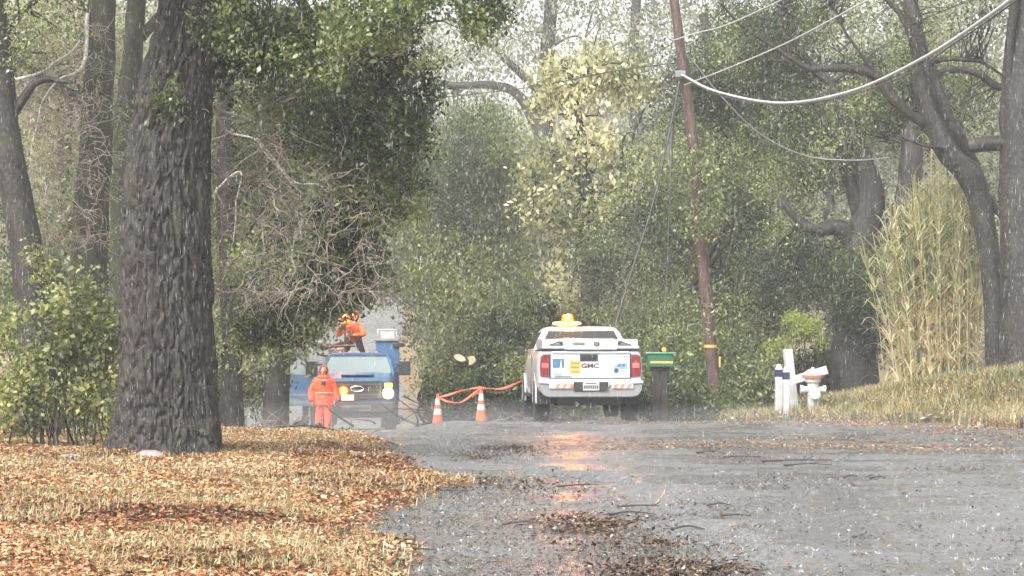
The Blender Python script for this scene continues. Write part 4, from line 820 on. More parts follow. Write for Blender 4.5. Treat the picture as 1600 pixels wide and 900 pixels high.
def hand(mb, w, d, side):
    """palm, four bent fingers and a thumb at wrist w pointing along d"""
    w = np.array(w, float); d = np.array(d, float); d /= np.linalg.norm(d); up = np.cross(d, [0, 1, 0]); up /= np.linalg.norm(up); lat = np.array([0, 1.0, 0]) - d * d[1]; lat /= np.linalg.norm(lat)
    caps(mb, w, w + d * .07, .028, .036)
    for k, L in enumerate((.062, .072, .068, .052)):
        b = w + d * .085 + lat * (-.033 + .022 * k); m1 = b + d * L * .55 + up * .004 * side; m2 = m1 + d * L * .35 - up * .02 * side
        caps(mb, b, m1, .0095, .009, 8); caps(mb, m1, m2, .009, .0075, 8)
    caps(mb, w + d * .03 - lat * .03, w + d * .075 - lat * .058, .012, .009, 8)
def head(mb, c, f=(0, -1, 0)):
    c = np.array(c, float); f = np.array(f, float); f /= np.linalg.norm(f); s_ = np.cross(f, [0, 0, 1.0])
    ell(mb, c, (.078, .095, .115)); ell(mb, c + f * .02 + np.array([0, 0, -.06]), (.058, .065, .06)); caps(mb, c + f * .095 + np.array([0, 0, .005]), c + f * .112 + np.array([0, 0, -.025]), .010, .015, 8)
    ell(mb, c + f * .088 + np.array([0, 0, -.062]), (.025, .012, .010))
    for q in (-1, 1): ell(mb, c + s_ * q * .08, (.014, .02, .032)); ell(mb, c + f * .086 + s_ * q * .03 + np.array([0, 0, .012]), (.016, .010, .009))

# worker in orange rainwear on the road
wx, wy = (506 - 800) / F * 54.6, 54.6; wz = gz(wx, wy)
pr = empty('person', (wx, wy, wz), R(8)); tag(pr, 'person standing in hooded orange raincoat and trousers in front of the blue truck', 'person')
bd = MB(); head(bd, (-.01, -.03, 1.60), (-.25, -1, -.15)); caps(bd, (0, 0, 1.38), (0, -.01, 1.52), .058, .055)
caps(bd, (0, 0, 1.0), (0, 0, 1.32), .15, .16); caps(bd, (-.14, 0, 1.36), (.14, 0, 1.36), .075, .075); caps(bd, (-.09, 0, .95), (.09, 0, .95), .12, .12)
for s_ in (-1, 1):
    caps(bd, (s_ * .19, 0, 1.36), (s_ * .26, .01, 1.10), .055, .045); caps(bd, (s_ * .26, .01, 1.10), (s_ * .27, -.06, .86), .043, .032); hand(bd, (s_ * .27, -.06, .85), (0, -.12, -1), s_)
    caps(bd, (s_ * .09, 0, .92), (s_ * .11, -.01, .50), .085, .06); caps(bd, (s_ * .11, -.01, .50), (s_ * .12, .02, .09), .058, .04); caps(bd, (s_ * .12, .03, .045), (s_ * .135, -.13, .035), .042, .034)
blob(bd, 'body', SKIN, pr, .009, 3)
ct = MB(); rngs = []
for z, rx, ry in ((.74, .245, .17), (.80, .245, .17), (1.0, .235, .165), (1.2, .24, .16), (1.34, .24, .145), (1.42, .18, .12), (1.50, .09, .09)):
    rngs.append([(rx * math.cos(a) * (1 + .03 * math.sin(5 * a + z * 9)), ry * math.sin(a) * (1 + .04 * math.sin(7 * a + z * 5)), z + .012 * math.sin(3 * a)) for a in np.linspace(0, 2 * math.pi, 28, endpoint=False)])
ct.loft(rngs)
for s_ in (-1, 1): caps(ct, (s_ * .18, 0, 1.36), (s_ * .30, .01, 1.10), .085, .09); caps(ct, (s_ * .30, .01, 1.10), (s_ * .31, -.05, .90), .09, .085)
blob(ct, 'raincoat', ORG, pr, .014, 2)
hd = MB(); rr_ = []
for t in np.linspace(0, 1, 8):  # hood: an open shell around the face
    a0 = math.pi * (.5 + .0 * t); y = -.085 + .20 * t; rad = .135 * math.sqrt(max(.02, 1 - (max(0, t - .35) / .66) ** 2)); rr_.append([(rad * .92 * math.cos(a), y, 1.60 + rad * 1.12 * math.sin(a) - .01) for a in np.linspace(0, 2 * math.pi, 20, endpoint=False)])
hm = MB(); n_ = 20; hm.poly([p_ for r_ in rr_ for p_ in r_], [(k * n_ + i_, k * n_ + (i_ + 1) % n_, (k + 1) * n_ + (i_ + 1) % n_, (k + 1) * n_ + i_) for k in range(7) for i_ in range(n_)])
ho = hm.build('hood', ORG, pr); ho.modifiers.new('thick', 'SOLIDIFY').thickness = .014
MB().lathe([(.14, 1.40), (.15, 1.44), (.12, 1.50), (.105, 1.50)], (0, 0, 0), 'z', 20).build('collar', ORG, pr)
MB().box(-.06, -.02, -.175, -.155, 1.25, 1.33).box(-.005, .035, -.175, -.155, 1.22, 1.33).box(-.075, .045, -.174, -.155, 1.33, 1.345).build('chest_mark', DGY, pr)
MB().tube([(.243 * math.cos(a), .172 * math.sin(a), 1.05) for a in np.linspace(0, 2 * math.pi, 29)], .02, 6).build('reflective_band', ORG2, pr)
ptz = MB()
for s_ in (-1, 1): caps(ptz, (s_ * .09, 0, .85), (s_ * .11, -.01, .50), .115, .10); caps(ptz, (s_ * .11, -.01, .50), (s_ * .12, .01, .24), .10, .10)
blob(ptz, 'trousers', ORG, pr, .012, 2)
for s_ in (-1, 1):
    bo = MB(); caps(bo, (s_ * .12, .02, .26), (s_ * .12, .02, .09), .066, .06); caps(bo, (s_ * .12, .03, .055), (s_ * .14, -.16, .045), .056, .048); blob(bo, 'boot', BOOT, pr, .012, 2)

# worker on the truck bed, bending over in an orange jacket (world pose built round the bed)
q0 = np.array([(552 - 800) / F * 62.2, 62.2, 0.0]); q0[2] = gz(bx, byy + 1) + 1.62
p2 = empty('person', q0, 0); tag(p2, 'person in orange jacket and dark trousers standing astride on the blue truck bed', 'person')
bd = MB(); cl = MB(); jk = MB()
hip = np.array([0.02, 0, .86]); sh = np.array([.04, -.36, 1.20])
head(bd, sh + [.07, -.08, .26], (.1, -1, -.5)); caps(bd, sh + [0, 0, .02], sh + [.05, -.05, .16], .06, .055)
caps(bd, hip, sh, .13, .14); caps(jk, hip + [0, 0, .02], sh - [0, 0, .06], .175, .19); caps(jk, sh + [-.17, 0, 0], sh + [.15, 0, 0], .095, .095)
for s_, kn, ft, el, wr in ((-1, (-.22, -.06, .47), (-.27, .0, .07), (-.36, -.48, .98), (-.36, -.62, 1.14)), (1, (.26, -.05, .47), (.33, .02, .07), (.34, -.50, .98), (.12, -.66, .96))):
    kn, ft, el, wr = map(np.array, (kn, ft, el, wr)); hp = hip + [s_ * .1, 0, 0]
    caps(bd, hp, kn, .085, .06); caps(bd, kn, ft, .058, .04); caps(bd, ft - [0, 0, .03], ft + [s_ * .03, -.17, -.035], .042, .034)
    caps(cl, hp, kn, .115, .09); caps(cl, kn, ft, .09, .08); s0 = sh + [s_ * .18, 0, 0]
    caps(bd, s0, el, .052, .043); caps(bd, el, wr, .042, .032); hand(bd, wr, wr - el, s_); caps(jk, s0, el, .08, .072); caps(jk, el, wr, .072, .06)
caps(cl, hip - [.08, 0, 0], hip + [.08, 0, 0], .15, .15)
blob(bd, 'body', SKIN, p2, .010, 3); blob(cl, 'trousers', CLO, p2, .012, 2); blob(jk, 'jacket', ORG, p2, .012, 2)
for f_ in ((-.27, .0, .04), (.33, .02, .04)): bo = MB(); f_ = np.array(f_); caps(bo, f_ + [0, 0, .03], f_ + [0, -.18, .01], .062, .052); blob(bo, 'boot', BOOT, p2, .012, 2)
hc = sh + [.07, -.08, .29]; MB().lathe([(.15, 0), (.155, .012), (.118, .02), (.115, .06), (.085, .11), (.03, .135), (0, .138)], hc, 'z', 24).build('hard_hat', ORGP, p2)

# dark clothed worker with white helmet behind the open door
q0 = np.array([(484 - 800) / F * 60.2, 60.2, 0.0]); q0[2] = gz(q0[0], 60.2)
p3 = empty('person', q0, 0); tag(p3, 'person in dark clothes with a white helmet seen through the open truck door', 'person')
bd = MB(); head(bd, (.03, -.06, 1.66), (.5, -1, -.1)); caps(bd, (0, 0, 1.42), (.02, -.02, 1.56), .058, .055); caps(bd, (0, 0, 1.02), (0, 0, 1.36), .14, .155); caps(bd, (-.09, 0, .98), (.09, 0, .98), .12, .12)
jk = MB(); caps(jk, (0, 0, 1.0), (0, 0, 1.32), .175, .185); caps(jk, (-.17, 0, 1.40), (.17, 0, 1.40), .09, .09); cl = MB()
for s_ in (-1, 1):
    bo = MB(); e_ = (s_ * .28, -.12, 1.16); w_ = (s_ * .12 + .1, -.34, 1.18)
    caps(bd, (s_ * .2, 0, 1.40), e_, .052, .043); caps(bd, e_, w_, .042, .032); hand(bd, w_, np.array(w_) - e_, s_); caps(jk, (s_ * .2, 0, 1.40), e_, .078, .07); caps(jk, e_, w_, .07, .058)
    caps(bd, (s_ * .09, 0, .95), (s_ * .11, -.02, .52), .085, .06); caps(bd, (s_ * .11, -.02, .52), (s_ * .12, .02, .1), .058, .042); caps(bd, (s_ * .12, .02, .05), (s_ * .13, -.14, .04), .042, .034)
    caps(cl, (s_ * .09, 0, .93), (s_ * .11, -.02, .52), .115, .09); caps(cl, (s_ * .11, -.02, .52), (s_ * .12, .02, .12), .09, .08); caps(bo, (s_ * .12, .03, .06), (s_ * .13, -.16, .05), .06, .052); blob(bo, 'boot', BOOT, p3, .012, 2)
blob(bd, 'body', SKIN, p3, .010, 3); blob(jk, 'jacket', CLO, p3, .012, 2); blob(cl, 'trousers', CLO, p3, .012, 2)
MB().lathe([(.15, 0), (.155, .012), (.118, .02), (.115, .06), (.085, .11), (.03, .135), (0, .138)], (.03, -.05, 1.70), 'z', 24).build('hard_hat', WHT, p3)

# ================================================================== ROADSIDE THINGS
# utility pole
b = np.array(gnd(1122, 46)); up = empty('utility_pole', b); tag(up, 'leaning rust brown wooden utility pole carrying drooping cables, with a yellow tag', 'utility pole')
pp = np.array([b + [0, 0, -.3], P(1112, 560, 46), P(1098, 400, 46), P(1083, 220, 46), P(1066, 90, 46), P(1053, -10, 46), P(1030, -180, 46)]) - b
acc = Acc(); acc.tube(pp, .135, .092, seg=20, n=60); mkobj('pole', acc.mesh('pole', M_pole), up)
c_ = P(1110, 541, 46) - b; MB().lathe([(.136, -.03), (.141, -.03), (.141, .03), (.136, .03)], c_, 'z', 20).build('yellow_tag', YEL, up)
c_ = P(1122, 565, 46) - b; MB().box(c_[0] - .0, c_[0] + .035, c_[1] - .16, c_[1] - .14, c_[2] - .11, c_[2] + .11).build('reflector_strip', YEL, up)
hub = P(1064, 116, 45.8) - b; MB().box(hub[0] - .12, hub[0] + .1, hub[1] - .12, hub[1] + .05, hub[2] - .06, hub[2] + .08).tube([hub + [-.2, 0, .22], hub + [-.08, 0, 0]], .02).tube([hub + [-.3, -.1, .3], hub + [-.1, -.05, .05]], .02).build('cable_bracket', GRY, up, bevel=.02)
def cable(label, pts, r, mat, grp='cables strung from the utility pole', nm='cable', cat='cable', n=60):
    pts = np.array([P(*q) for q in pts]); p0 = pts[0]; a = Acc(); a.tube(pts - p0, r, r, seg=6, n=n); o = mkobj(nm, a.mesh(nm, mat), None, p0); tag(o, label, cat, grp); return o
CB = simple('pale_cable', (.42, .42, .42), .35, grime=.1); CD = simple('dark_cable', (.035, .035, .035), .5)
cable('thick pale twin cable drooping from the pole then climbing to the top right corner', [(1066, 116, 45.7), (1120, 142, 42), (1220, 160, 38), (1330, 142, 34), (1440, 92, 30), (1540, 28, 27), (1660, -60, 24)], .024, CB)
cable('thinner cable hugging the thick one under the top right corner', [(1066, 118, 45.7), (1125, 148, 42), (1240, 163, 38), (1390, 128, 33), (1500, 62, 29), (1660, -50, 24.2)], .012, CD)
cable('straight pale cable rising from the pole to the top edge, right of centre', [(1070, 132, 45.7), (1140, 105, 43), (1230, 66, 39), (1340, 8, 35), (1430, -40, 32)], .013, CB)
cable('thin pale cable sagging low across the leaves behind the reeds', [(1080, 90, 45.9), (1128, 150, 47), (1190, 210, 49), (1260, 243, 51), (1330, 250, 52), (1390, 246, 53)], .017, CB)
cable('thin cable running left from the pole through the yellow leaves', [(1064, 96, 46), (960, 110, 52), (850, 132, 58), (760, 144, 63), (640, 156, 70), (540, 165, 77)], .016, CD)
cable('short pale cable from the pole up to the top centre right', [(1052, 62, 46), (1090, 50, 45), (1140, 36, 44), (1240, -10, 42)], .012, CB)
gy = 'guy wires running down from the utility pole'
cable('thick dark guy wire slanting down left from the cable bracket', [(1062, 128, 45.7), (1050, 190, 45.4), (1020, 320, 45), (985, 430, 44.7), (958, 520, 44.4)], .024, CD, gy, 'guy_wire', 'guy wire', 20)
cable('thin guy wire slanting down left, leftmost of the three', [(1052, 62, 45.9), (1035, 140, 45.4), (1005, 280, 45), (960, 470, 44.6), (945, 530, 44.4)], .011, CD, gy, 'guy_wire', 'guy wire', 20)
cable('near vertical dark guy wire ending at the green box', [(1060, 130, 45.8), (1052, 210, 45.4), (1046, 330, 44.8), (1038, 540, 44.2)], .012, CD, gy, 'guy_wire', 'guy wire', 20)
q = P(1049, 235, 45.3); ins = MB().tube([P(1050, 208, 45.35) - q, P(1048, 262, 45.2) - q], .035).build('insulator', CD, None, loc=q); tag(ins, 'slim black insulator sleeve on the near vertical guy wire', 'insulator')

# green mailbox on a dark post
b = np.array(gnd(1031, 44.5)); mb_ = empty('mailbox', b); tag(mb_, 'green mailbox with a yellow stripe on a dark post beside the white pickup truck', 'mailbox')
zt = P(1031, 553, 44.5)[2] - b[2]; hw = .27
bx_ = MB().prism([(-hw, zt - .27), (-hw, zt - .06), (-hw + .05, zt), (hw - .05, zt), (hw, zt - .06), (hw, zt - .27)], 'y', -.18, .18).build('box', GRN, mb_, bevel=.02)
MB().box(-hw - .03, hw + .05, -.2, .2, zt + .0, zt + .035).build('lid', simple('pale_green_lid', (.09, .28, .18), .3), bx_, bevel=.01)
MB().box(-hw + .06, hw - .02, -.188, -.181, zt - .19, zt - .145).build('yellow_stripe', YEL, bx_); MB().lathe([(.05, 0), (.05, .02)], (.07, -.18, zt + .09), 'y', 14).box(.06, .08, -.18, -.16, zt + .0, zt + .06).build('marker_disc', YEL, bx_)
MB().box(-.17, -.02, -.08, .07, -.1, zt - .27).box(.0, .15, -.06, .09, -.1, zt - .27).box(-.2, .19, -.1, .1, zt - .34, zt - .272).build('post', M_darkwood, mb_, bevel=.01)

# marker posts, leaning board, hydrant
def postthing(name, lab, cat, px, pyt, Y, w_, lean, cap=None, grp=None):
    b = np.array(gnd(px, Y, 0)); h = P(px, pyt, Y)[2] - b[2]; r = tag(empty(name, b), lab, cat, grp); r.rotation_euler = (0, lean, R(12))
    MB().box(-w_, w_, -w_, w_, -.2, h - (.0 if not cap else .02)).build('post', WHT, r, bevel=.012)
    if cap:
        MB().box(-w_ - .004, w_ + .004, -w_ - .004, w_ + .004, h - .20, h - .06).build('blue_band', simple('navy_band', (.02, .03, .09), .4), r)
        MB().lathe([(w_ * 1.0, h - .02), (w_ * .9, h + .03), (w_ * .4, h + .055), (0, h + .06)], (0, 0, 0), 'z', 16).build('post_cap', WHT, r)
    return r
g3 = 'white marker posts by the hydrant'
postthing('marker_post', 'white marker post with dark blue band, left and taller of the pair', 'marker post', 1216, 573, 44, .065, 0.01, 1, g3)
postthing('marker_post', 'white marker post with dark blue band, right and shorter of the pair', 'marker post', 1228, 577, 43.6, .055, .0, 1, g3)
postthing('wooden_post', 'taller plain white post leaning left behind the marker posts', 'post', 1241, 545, 45.3, .085, R(-6), None)
b = np.array(gnd(1262, 44.9)); o_ = tag(empty('white_board', (b[0], b[1], P(1265, 587, 44.9)[2])), 'white board nailed aslant behind the hydrant', 'board'); o_.rotation_euler = (0, R(-17), R(4)); MB().box(-.42, .42, -.02, .02, -.085, .085).build('plank', WHT, o_, bevel=.006); MB().box(-.03, .03, .021, .06, -.7, .08).build('stake', WHT, o_)
b = np.array(gnd(1270, 44.4)); hz_ = P(1270, 571, 44.4)[2] - b[2]; hy = tag(empty('fire_hydrant', b), 'white fire hydrant with a domed red cap on the grassy bank', 'fire hydrant'); s_ = hz_ / .80 * 1.0; W_ = .72
MB().lathe([(.12 * s_, -.1), (.12 * s_, .05), (.085 * s_, .06), (.09 * s_, .52 * s_), (.12 * s_, .54 * s_), (.13 * s_, .60 * s_)], (0, 0, 0), 'z', 24).build('barrel', WHT, hy)
MB().lathe([(.155 * s_, .60 * s_), (.155 * s_, .63 * s_), (.135 * s_, .69 * s_), (.08 * s_, .735 * s_), (.03, .75 * s_), (.03, .77 * s_), (0, .775 * s_)], (0, 0, 0), 'z', 24).build('cap', simple('pinkish_white', (.72, .58, .54), .5, grime=.3), hy)
MB().lathe([(.157 * s_, .605 * s_), (.163 * s_, .61 * s_), (.160 * s_, .645 * s_), (.15 * s_, .65 * s_)], (0, 0, 0), 'z', 24).build('cap_rim', simple('faded_red', (.55, .10, .08), .5, grime=.3), hy)
for sx in (-1, 1): MB().lathe([(.055 * s_, .07 * s_ * sx), (.055 * s_, .15 * s_ * sx), (.07 * s_, .15 * s_ * sx), (.07 * s_, .20 * s_ * sx)], (0, 0, .42 * s_), 'x', 16).build('side_outlet', WHT, hy)
MB().lathe([(.07 * s_, -.07 * s_), (.07 * s_, -.16 * s_), (.085 * s_, -.16 * s_), (.085 * s_, -.21 * s_)], (0, 0, .36 * s_), 'y', 16).build('front_outlet', WHT, hy)

# traffic cones and orange ribbon
CO = simple('cone_orange', (.80, .17, .07), .45); CW = simple('cone_white', (.72, .70, .68), .4)
def cone(lab, px, Y, h=.73):
    b = gnd(px, Y); r = tag(empty('traffic_cone', b), lab, 'traffic cone', 'traffic cones closing the lane')
    MB().box(-.19, .19, -.19, .19, .0, .035).build('base', CO, r, bevel=.01)
    rr = lambda z: .135 - (.135 - .03) * z / h
    for z0, z1, m_, nm in ((.03, .30, CO, 'lower_body'), (.302, .42, CW, 'lower_collar'), (.422, .50, CO, 'middle_body'), (.502, .65, CW, 'upper_collar'), (.652, h, CO, 'tip')):
        MB().lathe([(0, z0), (rr(z0), z0), (rr(z1), z1), (0, z1)], (0, 0, 0), 'z', 24).build(nm, m_, r)
    return np.array(b) + [0, 0, h]
ca = cone('orange and white traffic cone, leftmost of the pair by the orange ribbon', 684, 46.5, .74); cbb = cone('orange and white traffic cone nearer the white pickup truck', 752, 46.2, .76); cone('orange and white traffic cone at the feet of the orange clad person', 516, 48.5, .46)
def ribbon(nm, lab, pts):
    pts = np.array(pts); p0 = pts[0]; a = Acc(); q = catmull(pts, 50) - p0; wd = .028; tw_ = np.linspace(0, 9, 50)
    d = np.stack([np.zeros(50), np.cos(tw_), np.sin(tw_)], -1) * wd; V = np.stack([q + d, q - d], 1).reshape(-1, 3); Fq = np.array([[2 * i_, 2 * i_ + 1, 2 * i_ + 3, 2 * i_ + 2] for i_ in range(49)])
    o = mkobj(nm, np_mesh(nm, V, Fq, simple('ribbon_orange', (.95, .22, .12), .4), None, True), None, p0); o.modifiers.new('t', 'SOLIDIFY').thickness = .012; tag(o, lab, 'ribbon', 'orange warning ribbon'); return o
ribbon('warning_ribbon', 'orange warning ribbon sagging from the left cone past the right cone to the pickup truck', [ca - [0, 0, .05], P(700, 628, 46.4), P(722, 628, 46.3), cbb - [0, 0, .02], P(785, 607, 45.5), P(815, 596, 45)])
ribbon('warning_ribbon', 'orange warning ribbon looped above the sagging one between the two cones', [ca - [0, 0, .07], P(705, 616, 46.5), P(730, 609, 46.5), P(752, 606, 46.6), P(757, 609, 46.7), P(740, 618, 46.6), P(738, 622, 46.5)])

# fallen tree across the lane: trunk butt, sawn limb ends, leafy top
ft = np.array(gnd(720, 51)); fr_ = tag(empty('fallen_tree', ft), 'felled dark tree lying across the lane behind the cones with two pale sawn limb ends', 'fallen tree')
acc = Acc(); L = []
def fl_(pts, r0, r1=None, **k): L.append(acc.tube(np.array([P(*q) for q in pts]) - ft, r0, r1, seg=12, wob=.15, n=24))
fl_([(663, 622, 50.39), (664, 622, 50.4), (720, 618, 51), (790, 600, 52), (850, 560, 53)], [.01, .25, .25, .23, .2], wob=.5); fl_([(790, 600, 52), (775, 575, 51.2), (745, 560, 50.4)], .12, .10)
fl_([(752, 604, 49.9), (792, 572, 49.8), (838, 528, 49.9)], .08, .05); fl_([(735, 564, 50.2), (760, 585, 50.6), (800, 590, 51)], .10, .11); fl_([(719, 560, 50.0), (745, 590, 50.4), (770, 600, 51)], .12, .13); fl_([(662, 648, 50), (690, 650, 50), (740, 645, 50.3), (775, 640, 50.6)], .07, .05)
C = fill(E((745, 582, 50.6, 50, .4, 16), (800, 590, 50.6, 40, .5, 30), (790, 540, 52, 60, .8, 55), (830, 500, 52.5, 40, .7, 40), (715, 594, 50.0, 50, .3, 16), (680, 632, 49.9, 30, .2, 12), (700, 640, 49.8, 60, .3, 12), (800, 622, 50.0, 50, .4, 22), (770, 550, 50.6, 30, .3, 14), (815, 560, 49.6, 35, .4, 35), (690, 610, 49.9, 25, .2, 14), (760, 600, 49.7, 40, .3, 14)), 1900, g, .38, 1.4, .6, 91) - ft
twigs(acc, C, L, .008, frac=.4); Vw = np.vstack(acc.V); acc.V = [Vw + (fbm(Vw * 5, 3, 8)[:, None] - .5) * np.array([.14, .14, .2])]; acc.F = [np.vstack(acc.F)]; mkobj('trunk', acc.mesh('trunk', M_darkwood), fr_)
V, Fq, t = leaves(C, clustertint(C, .5, 1.0, 91, 1.8), 26, .13, .075, .1, 1, .5, g=g); mkobj('crown', np_mesh('crown', V, Fq, L_oak, t), fr_)
SAW = simple('fresh_cut_wood', (.60, .53, .34), .6, grime=.1)
for (px, py, Y, r1, rot) in ((719, 560, 49.93, .14, (R(8), R(-50), R(0))), (736, 564, 50.1, .12, (R(78), 0, R(-20)))):
    c_ = P(px, py, Y) - ft; o = MB().lathe([(0, -.03), (r1, -.03), (r1, .03), (0, .03)], (0, 0, 0), 'z', 20).build('sawn_end', SAW, fr_, loc=c_); o.rotation_euler = (R(60), R(20) if r1 > .13 else 0, R(-30))
    if r1 > .13: o.scale = (1.1, .55, 1)
# brush pile and stump near the worker
def brush(nm, lab, cat, px, Y, n, rx, h, mat, seed, r=.02, L=(.4, 1.2)):
    g = np.random.default_rng(seed); b = np.array(gnd(px, Y)); a = Acc()
    for _ in range(n):
        s_ = np.array([g.normal() * rx, g.normal() * .3, abs(g.normal()) * .06]); az = g.uniform(0, 2 * math.pi); d = np.array([math.cos(az), math.sin(az) * .5, g.uniform(-.05, .5) * h]); l = g.uniform(*L)
        a.tube([s_, s_ + d * l * .5 + g.normal(size=3) * .06, s_ + d * l + g.normal(size=3) * .08], r * g.uniform(.5, 1.3), r * .3, seg=5, n=8)
    o = mkobj(nm, a.mesh(nm, mat), None, b + [0, 0, .03]); return tag(o, lab, cat)
brush('brush_pile', 'tangled pile of broken dark branches on the verge beside the orange clad person', 'brush pile', 435, 42.5, 95, .5, .7, M_darkwood, 95, .022)
brush('brush_pile', 'thin grey twigs piled beyond the verge right of the massive oak', 'brush pile', 405, 41, 50, .4, 1.3, M_tangle, 96, .012)
b = np.array(gnd(492, 44)); st = tag(empty('stump', b), 'dark splintered stump in front of the orange clad person', 'stump'); a = Acc()
a.tube([[-.35, 0, .0], [-.3, 0, .25], [-.28, 0, .42]], .16, .13, seg=12, wob=.1); a.tube([[-.2, 0, .10], [.2, 0, .12], [.55, 0, .12]], .09, .05, seg=8, wob=.15); a.tube([[.30, 0, .10], [.42, 0, .22], [.6, 0, .34]], .06, .02, seg=6, wob=.1); a.tube([[-.1, 0, .15], [.0, 0, .3], [.15, 0, .38]], .08, .06, seg=6, wob=.2)
mkobj('wood', a.mesh('wood', M_darkwood), st)
brush('brush_pile', 'snapped dark branches jutting from the foliage behind the two cones', 'brush pile', 745, 49.3, 120, 1.0, 1.0, M_darkwood, 98, .024, (.5, 1.5))
brush('brush_pile', 'pale broken sticks caught in the foliage left of the pickup truck', 'brush pile', 770, 49.3, 26, .9, .9, M_tangle, 99, .010, (.4, 1.1))
brush('brush_pile', 'low dark litter of snapped sticks at the feet of the orange clad person', 'brush pile', 492, 45.5, 120, .62, .45, M_darkwood, 94, .028, (.3, .9))
brush('fallen_branch', 'long thin branch sloping down across the verge right of the massive oak', 'branch', 420, 36, 1, .1, .1, M_darkwood, 97, .03, (1.2, 1.3))
# stones
def stone(lab, px, Y, sx, sy, sz, seed, mat):
    g = np.random.default_rng(seed); b = gnd(px, Y); mb_ = MB(); ell(mb_, (0, 0, sz * .4), (sx, sy, sz), 20); v = np.array(mb_.v); v *= 1 + .25 * (fbm(v * 6 + seed, 3, seed)[:, None] - .5); mb_.v = [tuple(q) for q in v]
    tag(mb_.build('stone', mat, None, loc=b), lab, 'stone', 'stones at the foot of the massive oak')
STO = simple('pinkish_stone', (.34, .27, .25), .4, grime=.4, scale=12)
stone('rounded pinkish stone at the foot of the massive oak trunk', 236, 26.9, .19, .12, .085, 1, STO); stone('flat pale stone left of the massive oak trunk, by the shrub', 112, 27, .17, .12, .05, 2, STO)
CON = simple('pale_slab', (.36, .35, .33), .6, grime=.3)
for lab, px, Y, sz in (('pale broken slab lying on the road in front of the blue truck bumper', 565, 50, (.55, .3, .09)),):
    b = gnd(px, Y); tag(MB().prism([(-sz[0], 0), (-sz[0] * .8, sz[2]), (sz[0] * .7, sz[2] * 1.3), (sz[0], 0)], 'y', -sz[1], sz[1]).build('slab', CON, None, bevel=.02, loc=(b[0], b[1], b[2] + .2)), lab, 'slab')

# ================================================================== GROUND COVER
def zroad(x, y): return roadz(x, y)
def surf(x, y): return np.maximum(ground_n(x, y), np.where(roadd(x, y) > -.3, roadz(x, y), -99))
def scatter(n, x0, x1, y0, y1, mask, g, bias=2.0):
    X = []; tot = 0
    while tot < n:
        y = y0 + (y1 - y0) * g.random(n) ** bias; half = 0.245 * y + .6; x = g.uniform(-1, 1, n) * half; p_ = mask(x, y) * ((x > x0) & (x < x1)); k = g.random(n) < p_; X.append(np.stack([x[k], y[k]], -1)); tot += k.sum()
    return np.vstack(X)[:n]
def litter(name, lab, n, x0, x1, y0, y1, mask, mat, size, seed, cat, tintf, bias=1.6, lift=.012, aspect=.55, up=.35):
    g = np.random.default_rng(seed); q = scatter(n, x0, x1, y0, y1, mask, g, bias); z = surf(q[:, 0], q[:, 1]); m = len(q); c = np.stack([q[:, 0], q[:, 1], z + lift + g.random(m) * lift * 2], -1)
    ax = np.stack([g.normal(size=m), g.normal(size=m), g.normal(size=m) * up], -1); ax /= np.linalg.norm(ax, axis=1)[:, None]; s = np.cross(ax, np.stack([g.normal(size=m) * up, g.normal(size=m) * up, np.ones(m)], -1)); s /= np.linalg.norm(s, axis=1)[:, None]; nn = np.cross(s, ax)
    L = (size * g.uniform(.5, 1.5, m))[:, None]; W = L * aspect * .5; V = np.stack([c - ax * L / 2, c + s * W + nn * W * .4, c + ax * L / 2, c - s * W + nn * W * .4], 1).reshape(-1, 3)
    t = np.repeat((tintf(q) + g.normal(size=m) * .22).clip(0, 1), 4); tag(mkobj(name, np_mesh(name, V, np.arange(m * 4).reshape(-1, 4), mat, t)), lab, cat, kind='stuff')
off = lambda x, y: (roadd(x, y) < .05)
left = lambda x, y: (x < np.interp(y, _ly, _lx) + 1.2) * np.clip(1 - (roadd(x, y) - .0) / .45, 0, 1) ** 2
right = lambda x, y: off(x, y) & (x > 1.5) & (y > 30)
litter('leaf_litter', 'orange and brown fallen leaves carpeting the left verge', 230000, -9, 1, 13, 44, lambda x, y: left(x, y) * np.clip(.25 + 1.5 * fbm(np.stack([x * .7, y * .5], -1), 3, 60), 0, 1), L_litter, .050, 61, 'leaves', lambda q: .14 + .76 * fbm(q * .6, 3, 62))
def blades(name, lab, n, mask, x0, x1, y0, y1, h, mat, seed, tintf, bias=1.5, w_=.006):
    g = np.random.default_rng(seed); q = scatter(n, x0, x1, y0, y1, mask, g, bias); z = surf(q[:, 0], q[:, 1]); m = len(q); b = np.stack([q[:, 0], q[:, 1], z - .02], -1); H = (h * g.uniform(.4, 1.3, m))[:, None]
    az = g.uniform(0, 2 * np.pi, m); d = np.stack([np.cos(az), np.sin(az), np.zeros(m)], -1); s = np.stack([-d[:, 1], d[:, 0], np.zeros(m)], -1) * w_; bend = g.uniform(.2, 1.4, m)[:, None]; up_ = np.array([0, 0, 1.0])
    p1 = b + H * .55 * up_ + d * H * .2 * bend; p2 = b + H * up_ * (1 - .25 * bend) + d * H * .7 * bend
    V = np.stack([b - s, b + s, p1 + s * .8, p1 - s * .8, p2 + s * .25, p2 - s * .25], 1).reshape(-1, 3); k = np.arange(m)[:, None] * 6; Fq = np.concatenate([k + [0, 1, 2, 3], k + [3, 2, 4, 5]], 0)
    t = np.repeat((tintf(q) + g.normal(size=m) * .2).clip(0, 1), 6); tag(mkobj(name, np_mesh(name, V, Fq, mat, t)), lab, 'grass', kind='stuff')
blades('dry_grass', 'dry straw and green grass tufts on the left verge', 45000, lambda x, y: left(x, y) * (fbm(np.stack([x * .8, y * .5], -1), 3, 65) > .47), -9, 1, 13, 44, .10, L_grass, 66, lambda q: .5 + .5 * fbm(q * .5, 3, 67), w_=.005)
